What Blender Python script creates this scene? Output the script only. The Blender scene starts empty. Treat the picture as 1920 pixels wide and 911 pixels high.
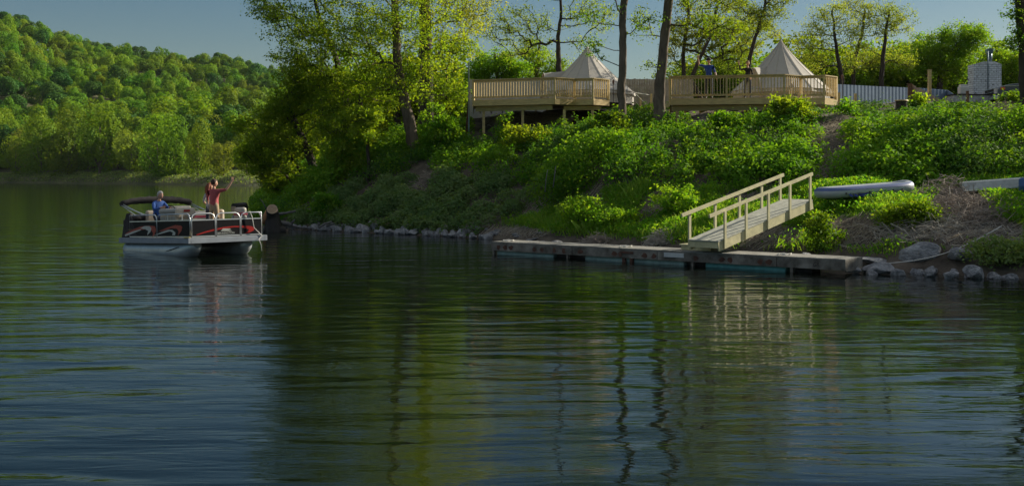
import bpy, bmesh, math, random
import numpy as np
from mathutils import Vector, Matrix, noise as mnoise
R = math.radians
rng = np.random.default_rng(7)
random.seed(7)
scene = bpy.context.scene
COL = scene.collection

# ------------------------------------------------------------------ camera
FPX = 2060.0; CAMH = 2.4; HOR = 330.0
cd = bpy.data.cameras.new('camera'); cam = bpy.data.objects.new('camera', cd); COL.objects.link(cam)
cam.location = (0, 0, CAMH); cam.rotation_euler = (R(90), 0, 0)
cd.sensor_width = 36; cd.lens = 36 * FPX / 1920
cd.shift_y = -(455.5 - HOR) / 1920
cd.clip_end = 6000; cd.clip_start = 0.1
scene.camera = cam

# ------------------------------------------------------------------ light
SUN_AZ = 62.0      # degrees clockwise from the view direction (+Y) to the right
SUN_EL = 27.0
w = bpy.data.worlds.new("World"); scene.world = w; w.use_nodes = True
nt = w.node_tree; nt.nodes.clear()
sky = nt.nodes.new('ShaderNodeTexSky'); sky.sky_type = 'NISHITA'; sky.sun_disc = False
sky.sun_elevation = R(SUN_EL); sky.sun_rotation = R(SUN_AZ)
sky.air_density = 1.1; sky.dust_density = 0.6; sky.ozone_density = 1.6; sky.altitude = 100
hs = nt.nodes.new('ShaderNodeHueSaturation'); hs.inputs['Saturation'].default_value = 1.4; hs.inputs['Value'].default_value = 0.74
bg = nt.nodes.new('ShaderNodeBackground'); bg.inputs['Strength'].default_value = 0.05
wo = nt.nodes.new('ShaderNodeOutputWorld')
nt.links.new(sky.outputs[0], hs.inputs['Color'])
# bright broken cloud added overhead, unseen, as fill light (above about 25 degrees)
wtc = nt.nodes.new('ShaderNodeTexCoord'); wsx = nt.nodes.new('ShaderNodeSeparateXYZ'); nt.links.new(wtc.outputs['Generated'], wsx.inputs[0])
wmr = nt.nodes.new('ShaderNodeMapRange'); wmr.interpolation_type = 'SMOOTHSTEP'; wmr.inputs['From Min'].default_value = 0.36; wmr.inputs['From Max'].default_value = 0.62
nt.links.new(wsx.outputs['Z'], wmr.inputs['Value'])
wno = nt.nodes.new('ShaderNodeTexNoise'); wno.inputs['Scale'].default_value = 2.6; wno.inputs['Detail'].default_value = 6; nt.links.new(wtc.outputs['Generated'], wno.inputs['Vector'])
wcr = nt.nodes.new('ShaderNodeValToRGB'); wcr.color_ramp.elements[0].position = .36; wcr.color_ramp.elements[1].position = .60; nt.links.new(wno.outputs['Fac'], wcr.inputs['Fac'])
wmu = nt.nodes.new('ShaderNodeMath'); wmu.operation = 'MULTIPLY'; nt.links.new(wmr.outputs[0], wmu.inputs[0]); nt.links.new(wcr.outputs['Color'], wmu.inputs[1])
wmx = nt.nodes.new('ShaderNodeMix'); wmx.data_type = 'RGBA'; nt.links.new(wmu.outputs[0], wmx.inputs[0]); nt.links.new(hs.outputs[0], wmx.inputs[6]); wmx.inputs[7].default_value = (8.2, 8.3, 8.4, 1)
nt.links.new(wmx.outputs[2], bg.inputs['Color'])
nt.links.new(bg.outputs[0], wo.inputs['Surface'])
sl = bpy.data.lights.new('sun', 'SUN'); sl.energy = 5.0; sl.angle = R(0.5); sl.color = (1.0, 0.91, 0.74)
so = bpy.data.objects.new('sun', sl); COL.objects.link(so)
sd = Vector((math.sin(R(SUN_AZ)) * math.cos(R(SUN_EL)), math.cos(R(SUN_AZ)) * math.cos(R(SUN_EL)), math.sin(R(SUN_EL))))
so.rotation_euler = sd.to_track_quat('Z', 'Y').to_euler()
so.location = (40, 30, 40)
scene.view_settings.view_transform = 'Standard'; scene.view_settings.look = 'None'
scene.view_settings.exposure = 0.60; scene.view_settings.gamma = 1
scene.view_settings.use_curve_mapping = False
scene.cycles.max_bounces = 8; scene.cycles.diffuse_bounces = 4; scene.cycles.transmission_bounces = 5
scene.cycles.transparent_max_bounces = 8; scene.cycles.glossy_bounces = 3

def P(px, py, D):
    return Vector(((px - 960) / FPX * D, D, CAMH - (py - HOR) / FPX * D))
def PX(px, D): return (px - 960) / FPX * D
def ZY(py, D): return CAMH - (py - HOR) / FPX * D

# ------------------------------------------------------------------ materials
MATS = {}
def mat(name, col, rough=0.7, var=0.15, scale=6, metal=0.0, bump=0.0, stretch=(1, 1, 1), col2=None, spec=0.4, bscale=None, detail=5):
    if name in MATS: return MATS[name]
    m = bpy.data.materials.new(name); m.use_nodes = True; MATS[name] = m
    t = m.node_tree; b = t.nodes['Principled BSDF']
    b.inputs['Roughness'].default_value = rough; b.inputs['Metallic'].default_value = metal
    b.inputs['Specular IOR Level'].default_value = spec
    tc = t.nodes.new('ShaderNodeTexCoord'); mp = t.nodes.new('ShaderNodeMapping')
    mp.inputs['Scale'].default_value = stretch
    t.links.new(tc.outputs['Object'], mp.inputs['Vector'])
    n = t.nodes.new('ShaderNodeTexNoise'); n.inputs['Scale'].default_value = scale; n.inputs['Detail'].default_value = detail
    n.inputs['Roughness'].default_value = 0.65
    t.links.new(mp.outputs[0], n.inputs['Vector'])
    cr = t.nodes.new('ShaderNodeValToRGB')
    c2 = col2 if col2 else tuple(min(1, c * (1 + var)) for c in col)
    c1 = tuple(c * (1 - var) for c in col)
    cr.color_ramp.elements[0].color = (*c1, 1); cr.color_ramp.elements[1].color = (*c2, 1)
    cr.color_ramp.elements[0].position = 0.32; cr.color_ramp.elements[1].position = 0.68
    t.links.new(n.outputs['Fac'], cr.inputs['Fac']); t.links.new(cr.outputs['Color'], b.inputs['Base Color'])
    if bump:
        bn = t.nodes.new('ShaderNodeBump'); bn.inputs['Distance'].default_value = bump
        n2 = t.nodes.new('ShaderNodeTexNoise'); n2.inputs['Scale'].default_value = bscale or scale * 3; n2.inputs['Detail'].default_value = 6
        t.links.new(mp.outputs[0], n2.inputs['Vector'])
        t.links.new(n2.outputs['Fac'], bn.inputs['Height']); t.links.new(bn.outputs[0], b.inputs['Normal'])
    return m

HAZE = 0.00003
LEAFK = 2.0
def leafmat(name, cols, trans=0.4, rough=0.5, tcol=(1.25, 1.15, 0.45)):
    """leaf: diffuse + translucent; each leaf has its own colour from the 'rnd' attribute"""
    if name in MATS: return MATS[name]
    m = bpy.data.materials.new(name); m.use_nodes = True; MATS[name] = m
    t = m.node_tree; b = t.nodes['Principled BSDF']; out = t.nodes['Material Output']
    at = t.nodes.new('ShaderNodeAttribute'); at.attribute_name = 'rnd'
    oi = t.nodes.new('ShaderNodeObjectInfo')
    cr = t.nodes.new('ShaderNodeValToRGB')
    el = cr.color_ramp.elements
    cols = [tuple(c * LEAFK for c in q) for q in cols]
    el[0].color = (*cols[0], 1); el[0].position = 0
    el[1].color = (*cols[-1], 1); el[1].position = 1
    for i, c in enumerate(cols[1:-1]):
        e = el.new((i + 1) / (len(cols) - 1)); e.color = (*c, 1)
    t.links.new(at.outputs['Fac'], cr.inputs['Fac'])
    hsv = t.nodes.new('ShaderNodeHueSaturation')
    mr = t.nodes.new('ShaderNodeMapRange'); mr.inputs['To Min'].default_value = 0.80; mr.inputs['To Max'].default_value = 1.25
    t.links.new(oi.outputs['Random'], mr.inputs['Value']); t.links.new(mr.outputs[0], hsv.inputs['Value'])
    mr2 = t.nodes.new('ShaderNodeMapRange'); mr2.inputs['To Min'].default_value = 0.475; mr2.inputs['To Max'].default_value = 0.52
    mu = t.nodes.new('ShaderNodeMath'); mu.operation = 'FRACT'; mm = t.nodes.new('ShaderNodeMath'); mm.operation = 'MULTIPLY'; mm.inputs[1].default_value = 7.31
    t.links.new(oi.outputs['Random'], mm.inputs[0]); t.links.new(mm.outputs[0], mu.inputs[0]); t.links.new(mu.outputs[0], mr2.inputs['Value'])
    t.links.new(mr2.outputs[0], hsv.inputs['Hue'])
    t.links.new(cr.outputs['Color'], hsv.inputs['Color'])
    t.links.new(hsv.outputs[0], b.inputs['Base Color'])
    b.inputs['Roughness'].default_value = 0.7; b.inputs['Specular IOR Level'].default_value = 0.12
    tr = t.nodes.new('ShaderNodeBsdfTranslucent')
    mx = t.nodes.new('ShaderNodeMix'); mx.data_type = 'RGBA'; mx.blend_type = 'MULTIPLY'; mx.inputs[0].default_value = 1
    t.links.new(hsv.outputs[0], mx.inputs[6]); mx.inputs[7].default_value = (tcol[0] * 1.5, tcol[1] * 1.5, tcol[2], 1)
    t.links.new(mx.outputs[2], tr.inputs['Color'])
    ms = t.nodes.new('ShaderNodeMixShader'); ms.inputs[0].default_value = trans
    t.links.new(b.outputs[0], ms.inputs[1]); t.links.new(tr.outputs[0], ms.inputs[2]); t.links.new(ms.outputs[0], out.inputs['Surface'])
    return m

WOOD = mat('fresh_pine', (0.56, 0.42, 0.19), 0.65, 0.22, 3, bump=0.003, stretch=(1, 1, 6), bscale=14)
WOODG = mat('greenish_treated_pine', (0.52, 0.48, 0.28), 0.65, 0.2, 4, bump=0.003, bscale=20)
WOODD = mat('weathered_board', (0.13, 0.115, 0.09), 0.85, 0.6, 2.2, bump=0.006, col2=(0.27, 0.25, 0.215), bscale=12)
WOODTOP = mat('grey_deck_board', (0.40, 0.40, 0.33), 0.8, 0.25, 6, bump=0.004)
RUST = mat('rusty_iron', (0.10, 0.045, 0.03), 0.8, 0.5, 9)
CANVAS = mat('tent_canvas', (0.44, 0.41, 0.37), 0.9, 0.05, 3, bump=0.01, bscale=4)
DARK = mat('dark_fabric', (0.035, 0.03, 0.03), 0.8, 0.3, 9, bump=0.01)
ALU = mat('aluminium', (0.62, 0.64, 0.66), 0.35, 0.08, 4, metal=0.75)
TRIM = mat('grey_painted_trim', (0.24, 0.27, 0.31), 0.5, 0.12, 3)
BLACKP = mat('black_gelcoat', (0.006, 0.006, 0.008), 0.5, 0.2, 3, spec=0.12)
REDP = mat('red_graphic', (0.30, 0.012, 0.010), 0.35, 0.15, 6)
SILP = mat('silver_graphic', (0.45, 0.47, 0.44), 0.4, 0.1, 6)
SEATG = mat('grey_vinyl', (0.36, 0.34, 0.30), 0.55, 0.12, 5)
SEATT = mat('tan_vinyl', (0.52, 0.44, 0.34), 0.55, 0.1, 5)
SEATR = mat('maroon_vinyl', (0.28, 0.03, 0.06), 0.5, 0.1, 5)
ROCK = mat('river_stone', (0.22, 0.225, 0.24), 0.9, 0.5, 1.6, bump=0.06, col2=(0.40, 0.40, 0.41), bscale=7)
BARK = mat('bark', (0.13, 0.10, 0.075), 0.95, 0.45, 6, bump=0.03, stretch=(1, 1, 0.25), bscale=14)
BARKD = mat('dark_bark', (0.055, 0.043, 0.035), 0.95, 0.4, 6, bump=0.03, stretch=(1, 1, 0.25), bscale=14)
TWIG = mat('dry_twig', (0.30, 0.25, 0.21), 0.95, 0.4, 5)
STRAW = mat('dead_reed', (0.42, 0.38, 0.32), 0.9, 0.35, 4)
METALF = mat('corrugated_metal', (0.20, 0.26, 0.34), 0.9, 0.12, 2, spec=.05)
METALL = mat('pale_corrugated_metal', (0.36, 0.37, 0.37), 0.6, 0.1, 2)
PLANKF = mat('tan_fence_board', (0.38, 0.31, 0.24), 0.85, 0.25, 3, bump=0.005)

# ------------------------------------------------------------------ builders
class MB:
    def __init__(s): s.v = []; s.f = []; s.smooth = []
    def add(s, vs, fs, smooth=False):
        o = len(s.v); s.v += [tuple(v) for v in vs]; s.f += [tuple(i + o for i in f) for f in fs]; s.smooth += [smooth] * len(fs)
        return s
    def box(s, c, size, rz=0, rot=None, taper=1.0):
        hx, hy, hz = size[0] / 2, size[1] / 2, size[2] / 2
        M = rot if rot is not None else Matrix.Rotation(rz, 3, 'Z'); c = Vector(c)
        vs = []
        for z in (-1, 1):
            k = taper if z > 0 else 1
            for x, y in ((-1, -1), (1, -1), (1, 1), (-1, 1)): vs.append(c + M @ Vector((x * hx * k, y * hy * k, z * hz)))
        return s.add(vs, [(0, 3, 2, 1), (4, 5, 6, 7), (0, 1, 5, 4), (1, 2, 6, 5), (2, 3, 7, 6), (3, 0, 4, 7)])
    def bar(s, a, b, w, h, up=(0, 0, 1)):
        a = Vector(a); b = Vector(b); d = (b - a); L = d.length; d.normalize()
        sdv = d.cross(Vector(up)); 
        if sdv.length < 1e-4: sdv = Vector((1, 0, 0))
        sdv.normalize(); u = sdv.cross(d).normalized()
        M = Matrix((d, sdv, u)).transposed()
        return s.box((a + b) / 2, (L, w, h), rot=M)
    def tube(s, pts, r, n=8, cap=True):
        pts = [Vector(p) for p in pts]
        if not hasattr(r, '__len__'): r = [r] * len(pts)
        vs = []; fs = []; ref = Vector((0.3, 0.2, 1)).normalized()
        for i, p in enumerate(pts):
            d = (pts[min(i + 1, len(pts) - 1)] - pts[max(i - 1, 0)]).normalized()
            if abs(d.dot(ref)) > 0.95: q = Vector((1, 0, 0))
            else: q = ref
            a = d.cross(q).normalized(); b = d.cross(a).normalized()
            for k in range(n):
                t = 2 * math.pi * k / n; vs.append(p + (a * math.cos(t) + b * math.sin(t)) * r[i])
        for i in range(len(pts) - 1):
            for k in range(n):
                fs.append((i * n + k, i * n + (k + 1) % n, (i + 1) * n + (k + 1) % n, (i + 1) * n + k))
        s.add(vs, fs, n > 4)
        if cap:
            o = len(s.v) - len(vs)
            s.f.append(tuple(o + k for k in range(n))[::-1]); s.smooth.append(False)
            s.f.append(tuple(o + (len(pts) - 1) * n + k for k in range(n))); s.smooth.append(False)
        return s
    def ell(s, c, r, nu=14, nv=9, M=None, fn=None):
        c = Vector(c); vs = []; fs = []
        for j in range(nv + 1):
            th = math.pi * j / nv
            for i in range(nu):
                ph = 2 * math.pi * i / nu
                p = Vector((math.sin(th) * math.cos(ph), math.sin(th) * math.sin(ph), math.cos(th)))
                if fn: p = fn(p)
                p = Vector((p.x * r[0], p.y * r[1], p.z * r[2]))
                if M is not None: p = M @ p
                vs.append(c + p)
        for j in range(nv):
            for i in range(nu):
                fs.append((j * nu + i, (j + 1) * nu + i, (j + 1) * nu + (i + 1) % nu, j * nu + (i + 1) % nu))
        return s.add(vs, fs, True)
    def prism(s, poly, a, u, v, n, th):
        """polygon poly (2D list) on plane a + x*u + y*v, extruded along n by th"""
        a = Vector(a); u = Vector(u); v = Vector(v); n = Vector(n).normalized(); k = len(poly)
        vs = [a + u * p[0] + v * p[1] for p in poly] + [a + u * p[0] + v * p[1] + n * th for p in poly]
        fs = [tuple(range(k))[::-1], tuple(range(k, 2 * k))] + [(i, (i + 1) % k, k + (i + 1) % k, k + i) for i in range(k)]
        return s.add(vs, fs)
    def lathe(s, prof, c=(0, 0, 0), n=20, smooth=True):
        c = Vector(c); vs = []; fs = []
        for r_, z in prof:
            for k in range(n):
                t = 2 * math.pi * k / n; vs.append(c + Vector((r_ * math.cos(t), r_ * math.sin(t), z)))
        for i in range(len(prof) - 1):
            for k in range(n):
                fs.append((i * n + k, i * n + (k + 1) % n, (i + 1) * n + (k + 1) % n, (i + 1) * n + k))
        return s.add(vs, fs, smooth)
    def build(s, name, m, parent=None, origin=None, bevel=0.0, recalc=True):
        me = bpy.data.meshes.new(name)
        o3 = Vector(origin) if origin is not None else Vector((0, 0, 0))
        me.from_pydata([Vector(v) - o3 for v in s.v], [], s.f); me.update()
        me.polygons.foreach_set('use_smooth', s.smooth)
        if recalc:
            bm = bmesh.new(); bm.from_mesh(me); bmesh.ops.recalc_face_normals(bm, faces=bm.faces); bm.to_mesh(me); bm.free()
        if isinstance(m, (list, tuple)):
            for q in m: me.materials.append(q)
        else: me.materials.append(m)
        ob = bpy.data.objects.new(name, me); COL.objects.link(ob)
        if origin is not None and parent is None: ob.location = o3
        if parent: ob.parent = parent
        if bevel:
            md = ob.modifiers.new('bevel', 'BEVEL'); md.width = bevel; md.segments = 2; md.limit_method = 'ANGLE'
        return ob

def tag(o, label=None, cat=None, group=None, kind=None):
    if label: o['label'] = label
    if cat: o['category'] = cat
    if group: o['group'] = group
    if kind: o['kind'] = kind
    return o
def thing(name, label, cat, loc=(0, 0, 0), rz=0, group=None, rot=None):
    o = bpy.data.objects.new(name, None); COL.objects.link(o); o.location = loc
    o.rotation_euler = rot if rot else (0, 0, rz); o.empty_display_size = 0.2
    return tag(o, label, cat, group)
def copy_tree(o, parent=None):
    c = o.copy(); COL.objects.link(c); c.parent = parent
    for ch in [q for q in bpy.data.objects if q.parent == o and q is not c]: copy_tree(ch, c)
    return c
def text_mesh(txt, size, m, parent, name='lettering', loc=(0, 0, 0), rot=(0, 0, 0), shear=0, extrude=0.002, sx=1.0):
    cu = bpy.data.curves.new('txt', 'FONT'); cu.body = txt; cu.size = size; cu.extrude = extrude; cu.align_x = 'CENTER'; cu.align_y = 'CENTER'; cu.shear = shear
    tmp = bpy.data.objects.new('tmp', cu); COL.objects.link(tmp)
    dg = bpy.context.evaluated_depsgraph_get(); me = bpy.data.meshes.new_from_object(tmp.evaluated_get(dg)); bpy.data.objects.remove(tmp)
    me.materials.clear(); me.materials.append(m)
    o = bpy.data.objects.new(name, me); COL.objects.link(o); o.parent = parent; o.location = loc; o.rotation_euler = rot; o.scale = (sx, 1, 1)
    return o

def quads_mesh(name, V, F4, m, parent=None, rnd=None, loc=None, smooth=False):
    """V (n,3) array, F4 (k,4) int array"""
    me = bpy.data.meshes.new(name); n = len(V); k = len(F4); q = F4.shape[1]
    me.vertices.add(n); me.vertices.foreach_set('co', np.ascontiguousarray(V, dtype=np.float32).ravel())
    me.loops.add(k * q); me.loops.foreach_set('vertex_index', np.ascontiguousarray(F4, dtype=np.int32).ravel())
    me.polygons.add(k); me.polygons.foreach_set('loop_start', np.arange(0, k * q, q, dtype=np.int32))
    me.update(calc_edges=True)
    if smooth: me.polygons.foreach_set('use_smooth', np.ones(k, bool))
    if rnd is not None:
        a = me.attributes.new('rnd', 'FLOAT', 'FACE'); a.data.foreach_set('value', np.ascontiguousarray(rnd, dtype=np.float32))
    me.materials.append(m)
    ob = bpy.data.objects.new(name, me); COL.objects.link(ob)
    if parent: ob.parent = parent
    if loc is not None: ob.location = loc
    return ob
def nrmz(a): return a / (np.linalg.norm(a, axis=1, keepdims=True) + 1e-9)
def leaves_arrays(C, N, size, ratio=0.62):
    n = len(C); T = nrmz(np.cross(N, rng.normal(size=(n, 3)))); B = np.cross(N, T)
    L = size[:, None] * 0.5; W = L * ratio
    V = np.empty((n, 4, 3)); droop = N * (L * 0.25)
    V[:, 0] = C - T * L - droop; V[:, 1] = C + B * W + T * L * 0.1; V[:, 2] = C + T * L - droop; V[:, 3] = C - B * W + T * L * 0.1
    F = np.arange(n * 4).reshape(n, 4)
    return V.reshape(-1, 3), F
def leaves(name, C, N, size, m, parent=None, rnd=None, origin=(0, 0, 0), ratio=0.62):
    if rnd is None: rnd = rng.random(len(C))
    V, F = leaves_arrays(C - np.array(origin), nrmz(N), size, ratio)
    return quads_mesh(name, V, F, m, parent, rnd, None if parent else origin)
def branches_mesh(A, B, RA, RB, n=5):
    """tapered prisms from A to B"""
    D = nrmz(B - A); ref = np.tile(np.array([0.31, 0.22, 0.1]), (len(A), 1)); U = nrmz(np.cross(D, ref)); W = np.cross(D, U)
    k = len(A); V = np.empty((k, 2, n, 3))
    for i in range(n):
        t = 2 * math.pi * i / n; o = U * math.cos(t) + W * math.sin(t)
        V[:, 0, i] = A + o * RA[:, None]; V[:, 1, i] = B + o * RB[:, None]
    F = np.empty((k, n, 4), int); base = np.arange(k)[:, None] * 2 * n
    for i in range(n):
        j = (i + 1) % n
        F[:, i] = np.concatenate([base + i, base + j, base + n + j, base + n + i], axis=1)
    return V.reshape(-1, 3), F.reshape(-1, 4)
# ================================================================== TERRAIN
SHORE = np.array([(120, 175), (40, 150), (2, 125), (-12, 104), (-19.2, 84), (-17.0, 71), (-14.4, 60), (-11.3, 50.5), (-8.2, 48.2), (-4.2, 45), (-0.9, 42),
                  (1.3, 38.6), (4.5, 34.2), (8.6, 28.9), (10.3, 27.1), (12.2, 25.7), (16, 23.6), (30, 18.5), (70, 2), (140, -20)], float)
LAND = np.vstack([SHORE, [(400, -20), (400, 175)]])
def inside(x, y):
    c = np.zeros(x.shape, bool); n = len(LAND)
    for i in range(n):
        x0, y0 = LAND[i]; x1, y1 = LAND[(i + 1) % n]
        if y0 == y1: continue
        c ^= ((y0 > y) != (y1 > y)) & (x < (x1 - x0) * (y - y0) / (y1 - y0) + x0)
    return c
def sdist(x, y):
    x = np.asarray(x, float); y = np.asarray(y, float)
    d = np.full(x.shape, 1e9)
    for i in range(len(SHORE) - 1):
        a = SHORE[i]; b = SHORE[i + 1]; ab = b - a
        t = np.clip(((x - a[0]) * ab[0] + (y - a[1]) * ab[1]) / (ab @ ab), 0, 1)
        d = np.minimum(d, np.hypot(x - a[0] - t * ab[0], y - a[1] - t * ab[1]))
    return np.where(inside(x, y), d, -d)
TOE = np.array([(120, 174), (40, 149), (3, 123.5), (-11, 103.5), (-18.2, 84), (-16, 71.3), (-13.4, 60.4), (-10.6, 51.5), (-7.8, 49.2), (-3.6, 46), (-0.4, 43.4), (1.9, 40.2),
                (4.2, 38.8), (10, 37.5), (13, 36), (17, 33.5), (30, 29), (70, 14), (140, -8)], float)
def pdist(PL, x, y):
    best = np.full(x.shape, 1e9); sg = np.zeros(x.shape)
    for i in range(len(PL) - 1):
        a = PL[i]; b = PL[i + 1]; ab = b - a; t = np.clip(((x - a[0]) * ab[0] + (y - a[1]) * ab[1]) / (ab @ ab), 0, 1)
        q = np.hypot(x - a[0] - t * ab[0], y - a[1] - t * ab[1]); c = ab[0] * (y - a[1]) - ab[1] * (x - a[0]); m = q < best - 1e-9; sg = np.where(m, c, sg); best = np.minimum(best, q)
    return np.where(sg > 0, best, -best)
def vnoise(x, y, s, seed=0):
    """cheap smooth value noise"""
    x = x * s + seed * 17.3; y = y * s + seed * 5.1
    xi = np.floor(x).astype(int); yi = np.floor(y).astype(int); fx = x - xi; fy = y - yi
    fx = fx * fx * (3 - 2 * fx); fy = fy * fy * (3 - 2 * fy)
    def h(a, b):
        v = np.sin(a * 127.1 + b * 311.7 + seed * 74.7) * 43758.5453
        return v - np.floor(v)
    return (h(xi, yi) * (1 - fx) + h(xi + 1, yi) * fx) * (1 - fy) + (h(xi, yi + 1) * (1 - fx) + h(xi + 1, yi + 1) * fx) * fy
def sstep(a, b, x):
    t = np.clip((x - a) / (b - a), 0, 1); return t * t * (3 - 2 * t)
def H(x, y, rough=True):
    x = np.asarray(x, float); y = np.asarray(y, float)
    d = sdist(x, y)
    e = pdist(TOE, x, y)
    z = np.interp(d, [-40, -6, 0, 1, 3, 5, 8, 12, 30], [-3, -1.2, 0, .5, 1.2, 1.7, 1.95, 2.1, 2.25])
    z = z + np.interp(e, [0, 1, 5, 8, 10, 14, 19, 30, 60, 400], [0, .25, 1.85, 2.5, 2.75, 3.05, 3.8, 4.0, 4.2, 4.4])
    z = z + .9 * np.exp(-(((x - 1.5) / 5.5) ** 2 + ((y - 60.5) / 3.2) ** 2))
    z = z - .40 * np.exp(-(((x - 1.5) / 4.5) ** 2 + ((y - 52.5) / 2.6) ** 2))
    if rough:
        a = np.clip(d, 0, 3) / 3
        z = z + a * ((vnoise(x, y, 0.35, 1) - .5) * .5 + (vnoise(x, y, 1.1, 2) - .5) * .22)
    return z
def H1(x, y): return float(H(np.array([x]), np.array([y]))[0])

def axis(segs):
    out = []
    for a, b, s in segs: out.append(np.arange(a, b, s))
    return np.unique(np.concatenate(out))
gx = axis([(-60, -24, 2), (-24, 24, .3), (24, 60, 1.0), (60, 400, 12)]); gy = axis([(-20, 18, 2), (18, 66, .3), (66, 110, 1.5), (110, 176, 6)])
GX, GY = np.meshgrid(gx, gy); GZ = H(GX, GY); nx = len(gx); ny = len(gy)
idx = np.arange(nx * ny).reshape(ny, nx)
F = np.stack([idx[:-1, :-1], idx[:-1, 1:], idx[1:, 1:], idx[1:, :-1]], -1).reshape(-1, 4)
SOIL = mat('bank_soil', (0.060, 0.045, 0.032), 0.95, 0.5, 1.3, bump=0.05, col2=(0.13, 0.105, 0.08), bscale=9)
bank = quads_mesh('river_bank', np.stack([GX, GY, GZ], -1).reshape(-1, 3), F, SOIL, smooth=True)
tag(bank, 'sloping earth river bank rising to a level terrace with tents', 'river bank', kind='structure')

# water -------------------------------------------------------------
def water_mat():
    m = bpy.data.materials.new('river_water'); m.use_nodes = True; t = m.node_tree; b = t.nodes['Principled BSDF']
    b.inputs['Base Color'].default_value = (0.004, 0.007, 0.0045, 1); b.inputs['Roughness'].default_value = 0.035
    b.inputs['IOR'].default_value = 1.333; b.inputs['Specular IOR Level'].default_value = 0.5
    tc = t.nodes.new('ShaderNodeTexCoord')
    def noi(scale, sx, sy, det, off, rough=.5, dist=0.0):
        mp = t.nodes.new('ShaderNodeMapping'); mp.inputs['Scale'].default_value = (sx, sy, 1); mp.inputs['Location'].default_value = (off, off * .7, 0)
        mp.inputs['Rotation'].default_value = (0, 0, R(4))
        t.links.new(tc.outputs['Object'], mp.inputs['Vector'])
        n = t.nodes.new('ShaderNodeTexNoise'); n.inputs['Scale'].default_value = scale; n.inputs['Detail'].default_value = det; n.inputs['Roughness'].default_value = rough
        n.inputs['Distortion'].default_value = dist
        t.links.new(mp.outputs[0], n.inputs['Vector']); return n.outputs['Fac']
    def math_(op, a, b_):
        q = t.nodes.new('ShaderNodeMath'); q.operation = op
        for i, v in enumerate((a, b_)):
            if isinstance(v, (int, float)): q.inputs[i].default_value = v
            else: t.links.new(v, q.inputs[i])
        return q.outputs[0]
    big = noi(1.0, .42, 1.15, 1.2, 3, .45, .8)          # long swell
    mid = noi(1.0, .75, 3.2, 3, 11, .55, .9)
    fine = noi(1.0, 5, 13, 3, 5, .55)
    patch = noi(1.0, .035, .06, 2, 40)
    mr = t.nodes.new('ShaderNodeMapRange'); mr.inputs['From Min'].default_value = .40; mr.inputs['From Max'].default_value = .62
    mr.inputs['To Min'].default_value = .08; mr.inputs['To Max'].default_value = 1.0; t.links.new(patch, mr.inputs['Value'])
    h = math_('ADD', math_('MULTIPLY', big, WAVE[0]), math_('MULTIPLY', math_('MULTIPLY', mid, WAVE[1]), 1.0))
    h = math_('ADD', h, math_('MULTIPLY', math_('MULTIPLY', fine, WAVE[2]), mr.outputs[0]))
    bn = t.nodes.new('ShaderNodeBump'); bn.inputs['Distance'].default_value = 1.0; bn.inputs['Strength'].default_value = 1.0
    t.links.new(h, bn.inputs['Height']); t.links.new(bn.outputs[0], b.inputs['Normal'])
    return m
WAVE = (0.034, 0.0100, 0.0014)
mb = MB(); mb.add([(-1500, -60, 0), (600, -60, 0), (600, 900, 0), (-1500, 900, 0)], [(0, 1, 2, 3)])
tag(mb.build('water', water_mat()), 'dark rippled river water', 'water', kind='structure')

# ------------------------------------------------------------------ far valley side
def far_shore_D(px):   # distance of the opposite waterline as a function of direction
    return np.interp(px, [-3000, -1200, -300, 0, 300, 470, 700, 1000, 2600], [900, 620, 430, 385, 300, 262, 250, 250, 300])
def ridge_D(px): return np.interp(px, [-3000, -600, 0, 240, 450, 520, 800, 1400, 2600], [1100, 680, 720, 860, 1080, 1150, 1300, 1500, 1500])
def ridge_Y(px): return np.interp(px, [-3000, -1500, -400, 0, 100, 180, 240, 350, 420, 520, 700, 900, 1400, 2600], [-40, -90, -60, 32, 68, 80, 88, 112, 120, 142, 205, 250, 290, 300])
pxs = np.concatenate([np.arange(-3000, -300, 100), np.arange(-300, 700, 12), np.arange(700, 2600, 60)]).astype(float)
vs_ = np.concatenate([np.linspace(0, .1, 8), np.linspace(.12, 1.0, 40), [1.1, 1.3, 1.7]])
PXg, Vg = np.meshgrid(pxs, vs_)
def far_z(PXg, Vg):
    rz = CAMH - (ridge_Y(PXg) - HOR) / FPX * ridge_D(PXg) - 13 - np.interp(PXg, [-3000, 0, 120, 280, 400, 520, 900], [12, 12, 12, 9, 6, 4, 4])
    D = far_shore_D(PXg) + (ridge_D(PXg) - far_shore_D(PXg)) * Vg
    prof = np.interp(Vg, [0, .015, .05, .12, .3, .6, .85, 1.0, 1.1, 1.7], [0, 0, .004, .03, .22, .60, .90, 1.0, .98, .5])
    z = np.maximum(rz, 4) * prof + np.interp(Vg, [0, .01, .04, .2], [-.4, 1.8, 3.0, 3.5])
    X = (PXg - 960) / FPX * D
    z = z + sstep(.08, .3, Vg) * (vnoise(X, D, 0.012, 4) - .5) * 26
    return X, D, z
X_, D_, Z_ = far_z(PXg, Vg)
nx = len(pxs); ny = len(vs_); idx = np.arange(nx * ny).reshape(ny, nx)
F = np.stack([idx[:-1, :-1], idx[:-1, 1:], idx[1:, 1:], idx[1:, :-1]], -1).reshape(-1, 4)
FARG = mat('far_meadow', (0.06, 0.075, 0.025), 0.95, 0.3, 0.12, col2=(0.12, 0.115, 0.045))
tag(quads_mesh('hillside', np.stack([X_, D_, Z_], -1).reshape(-1, 3), F, FARG, smooth=True), 'long wooded hillside across the river', 'hill', kind='structure')

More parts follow.
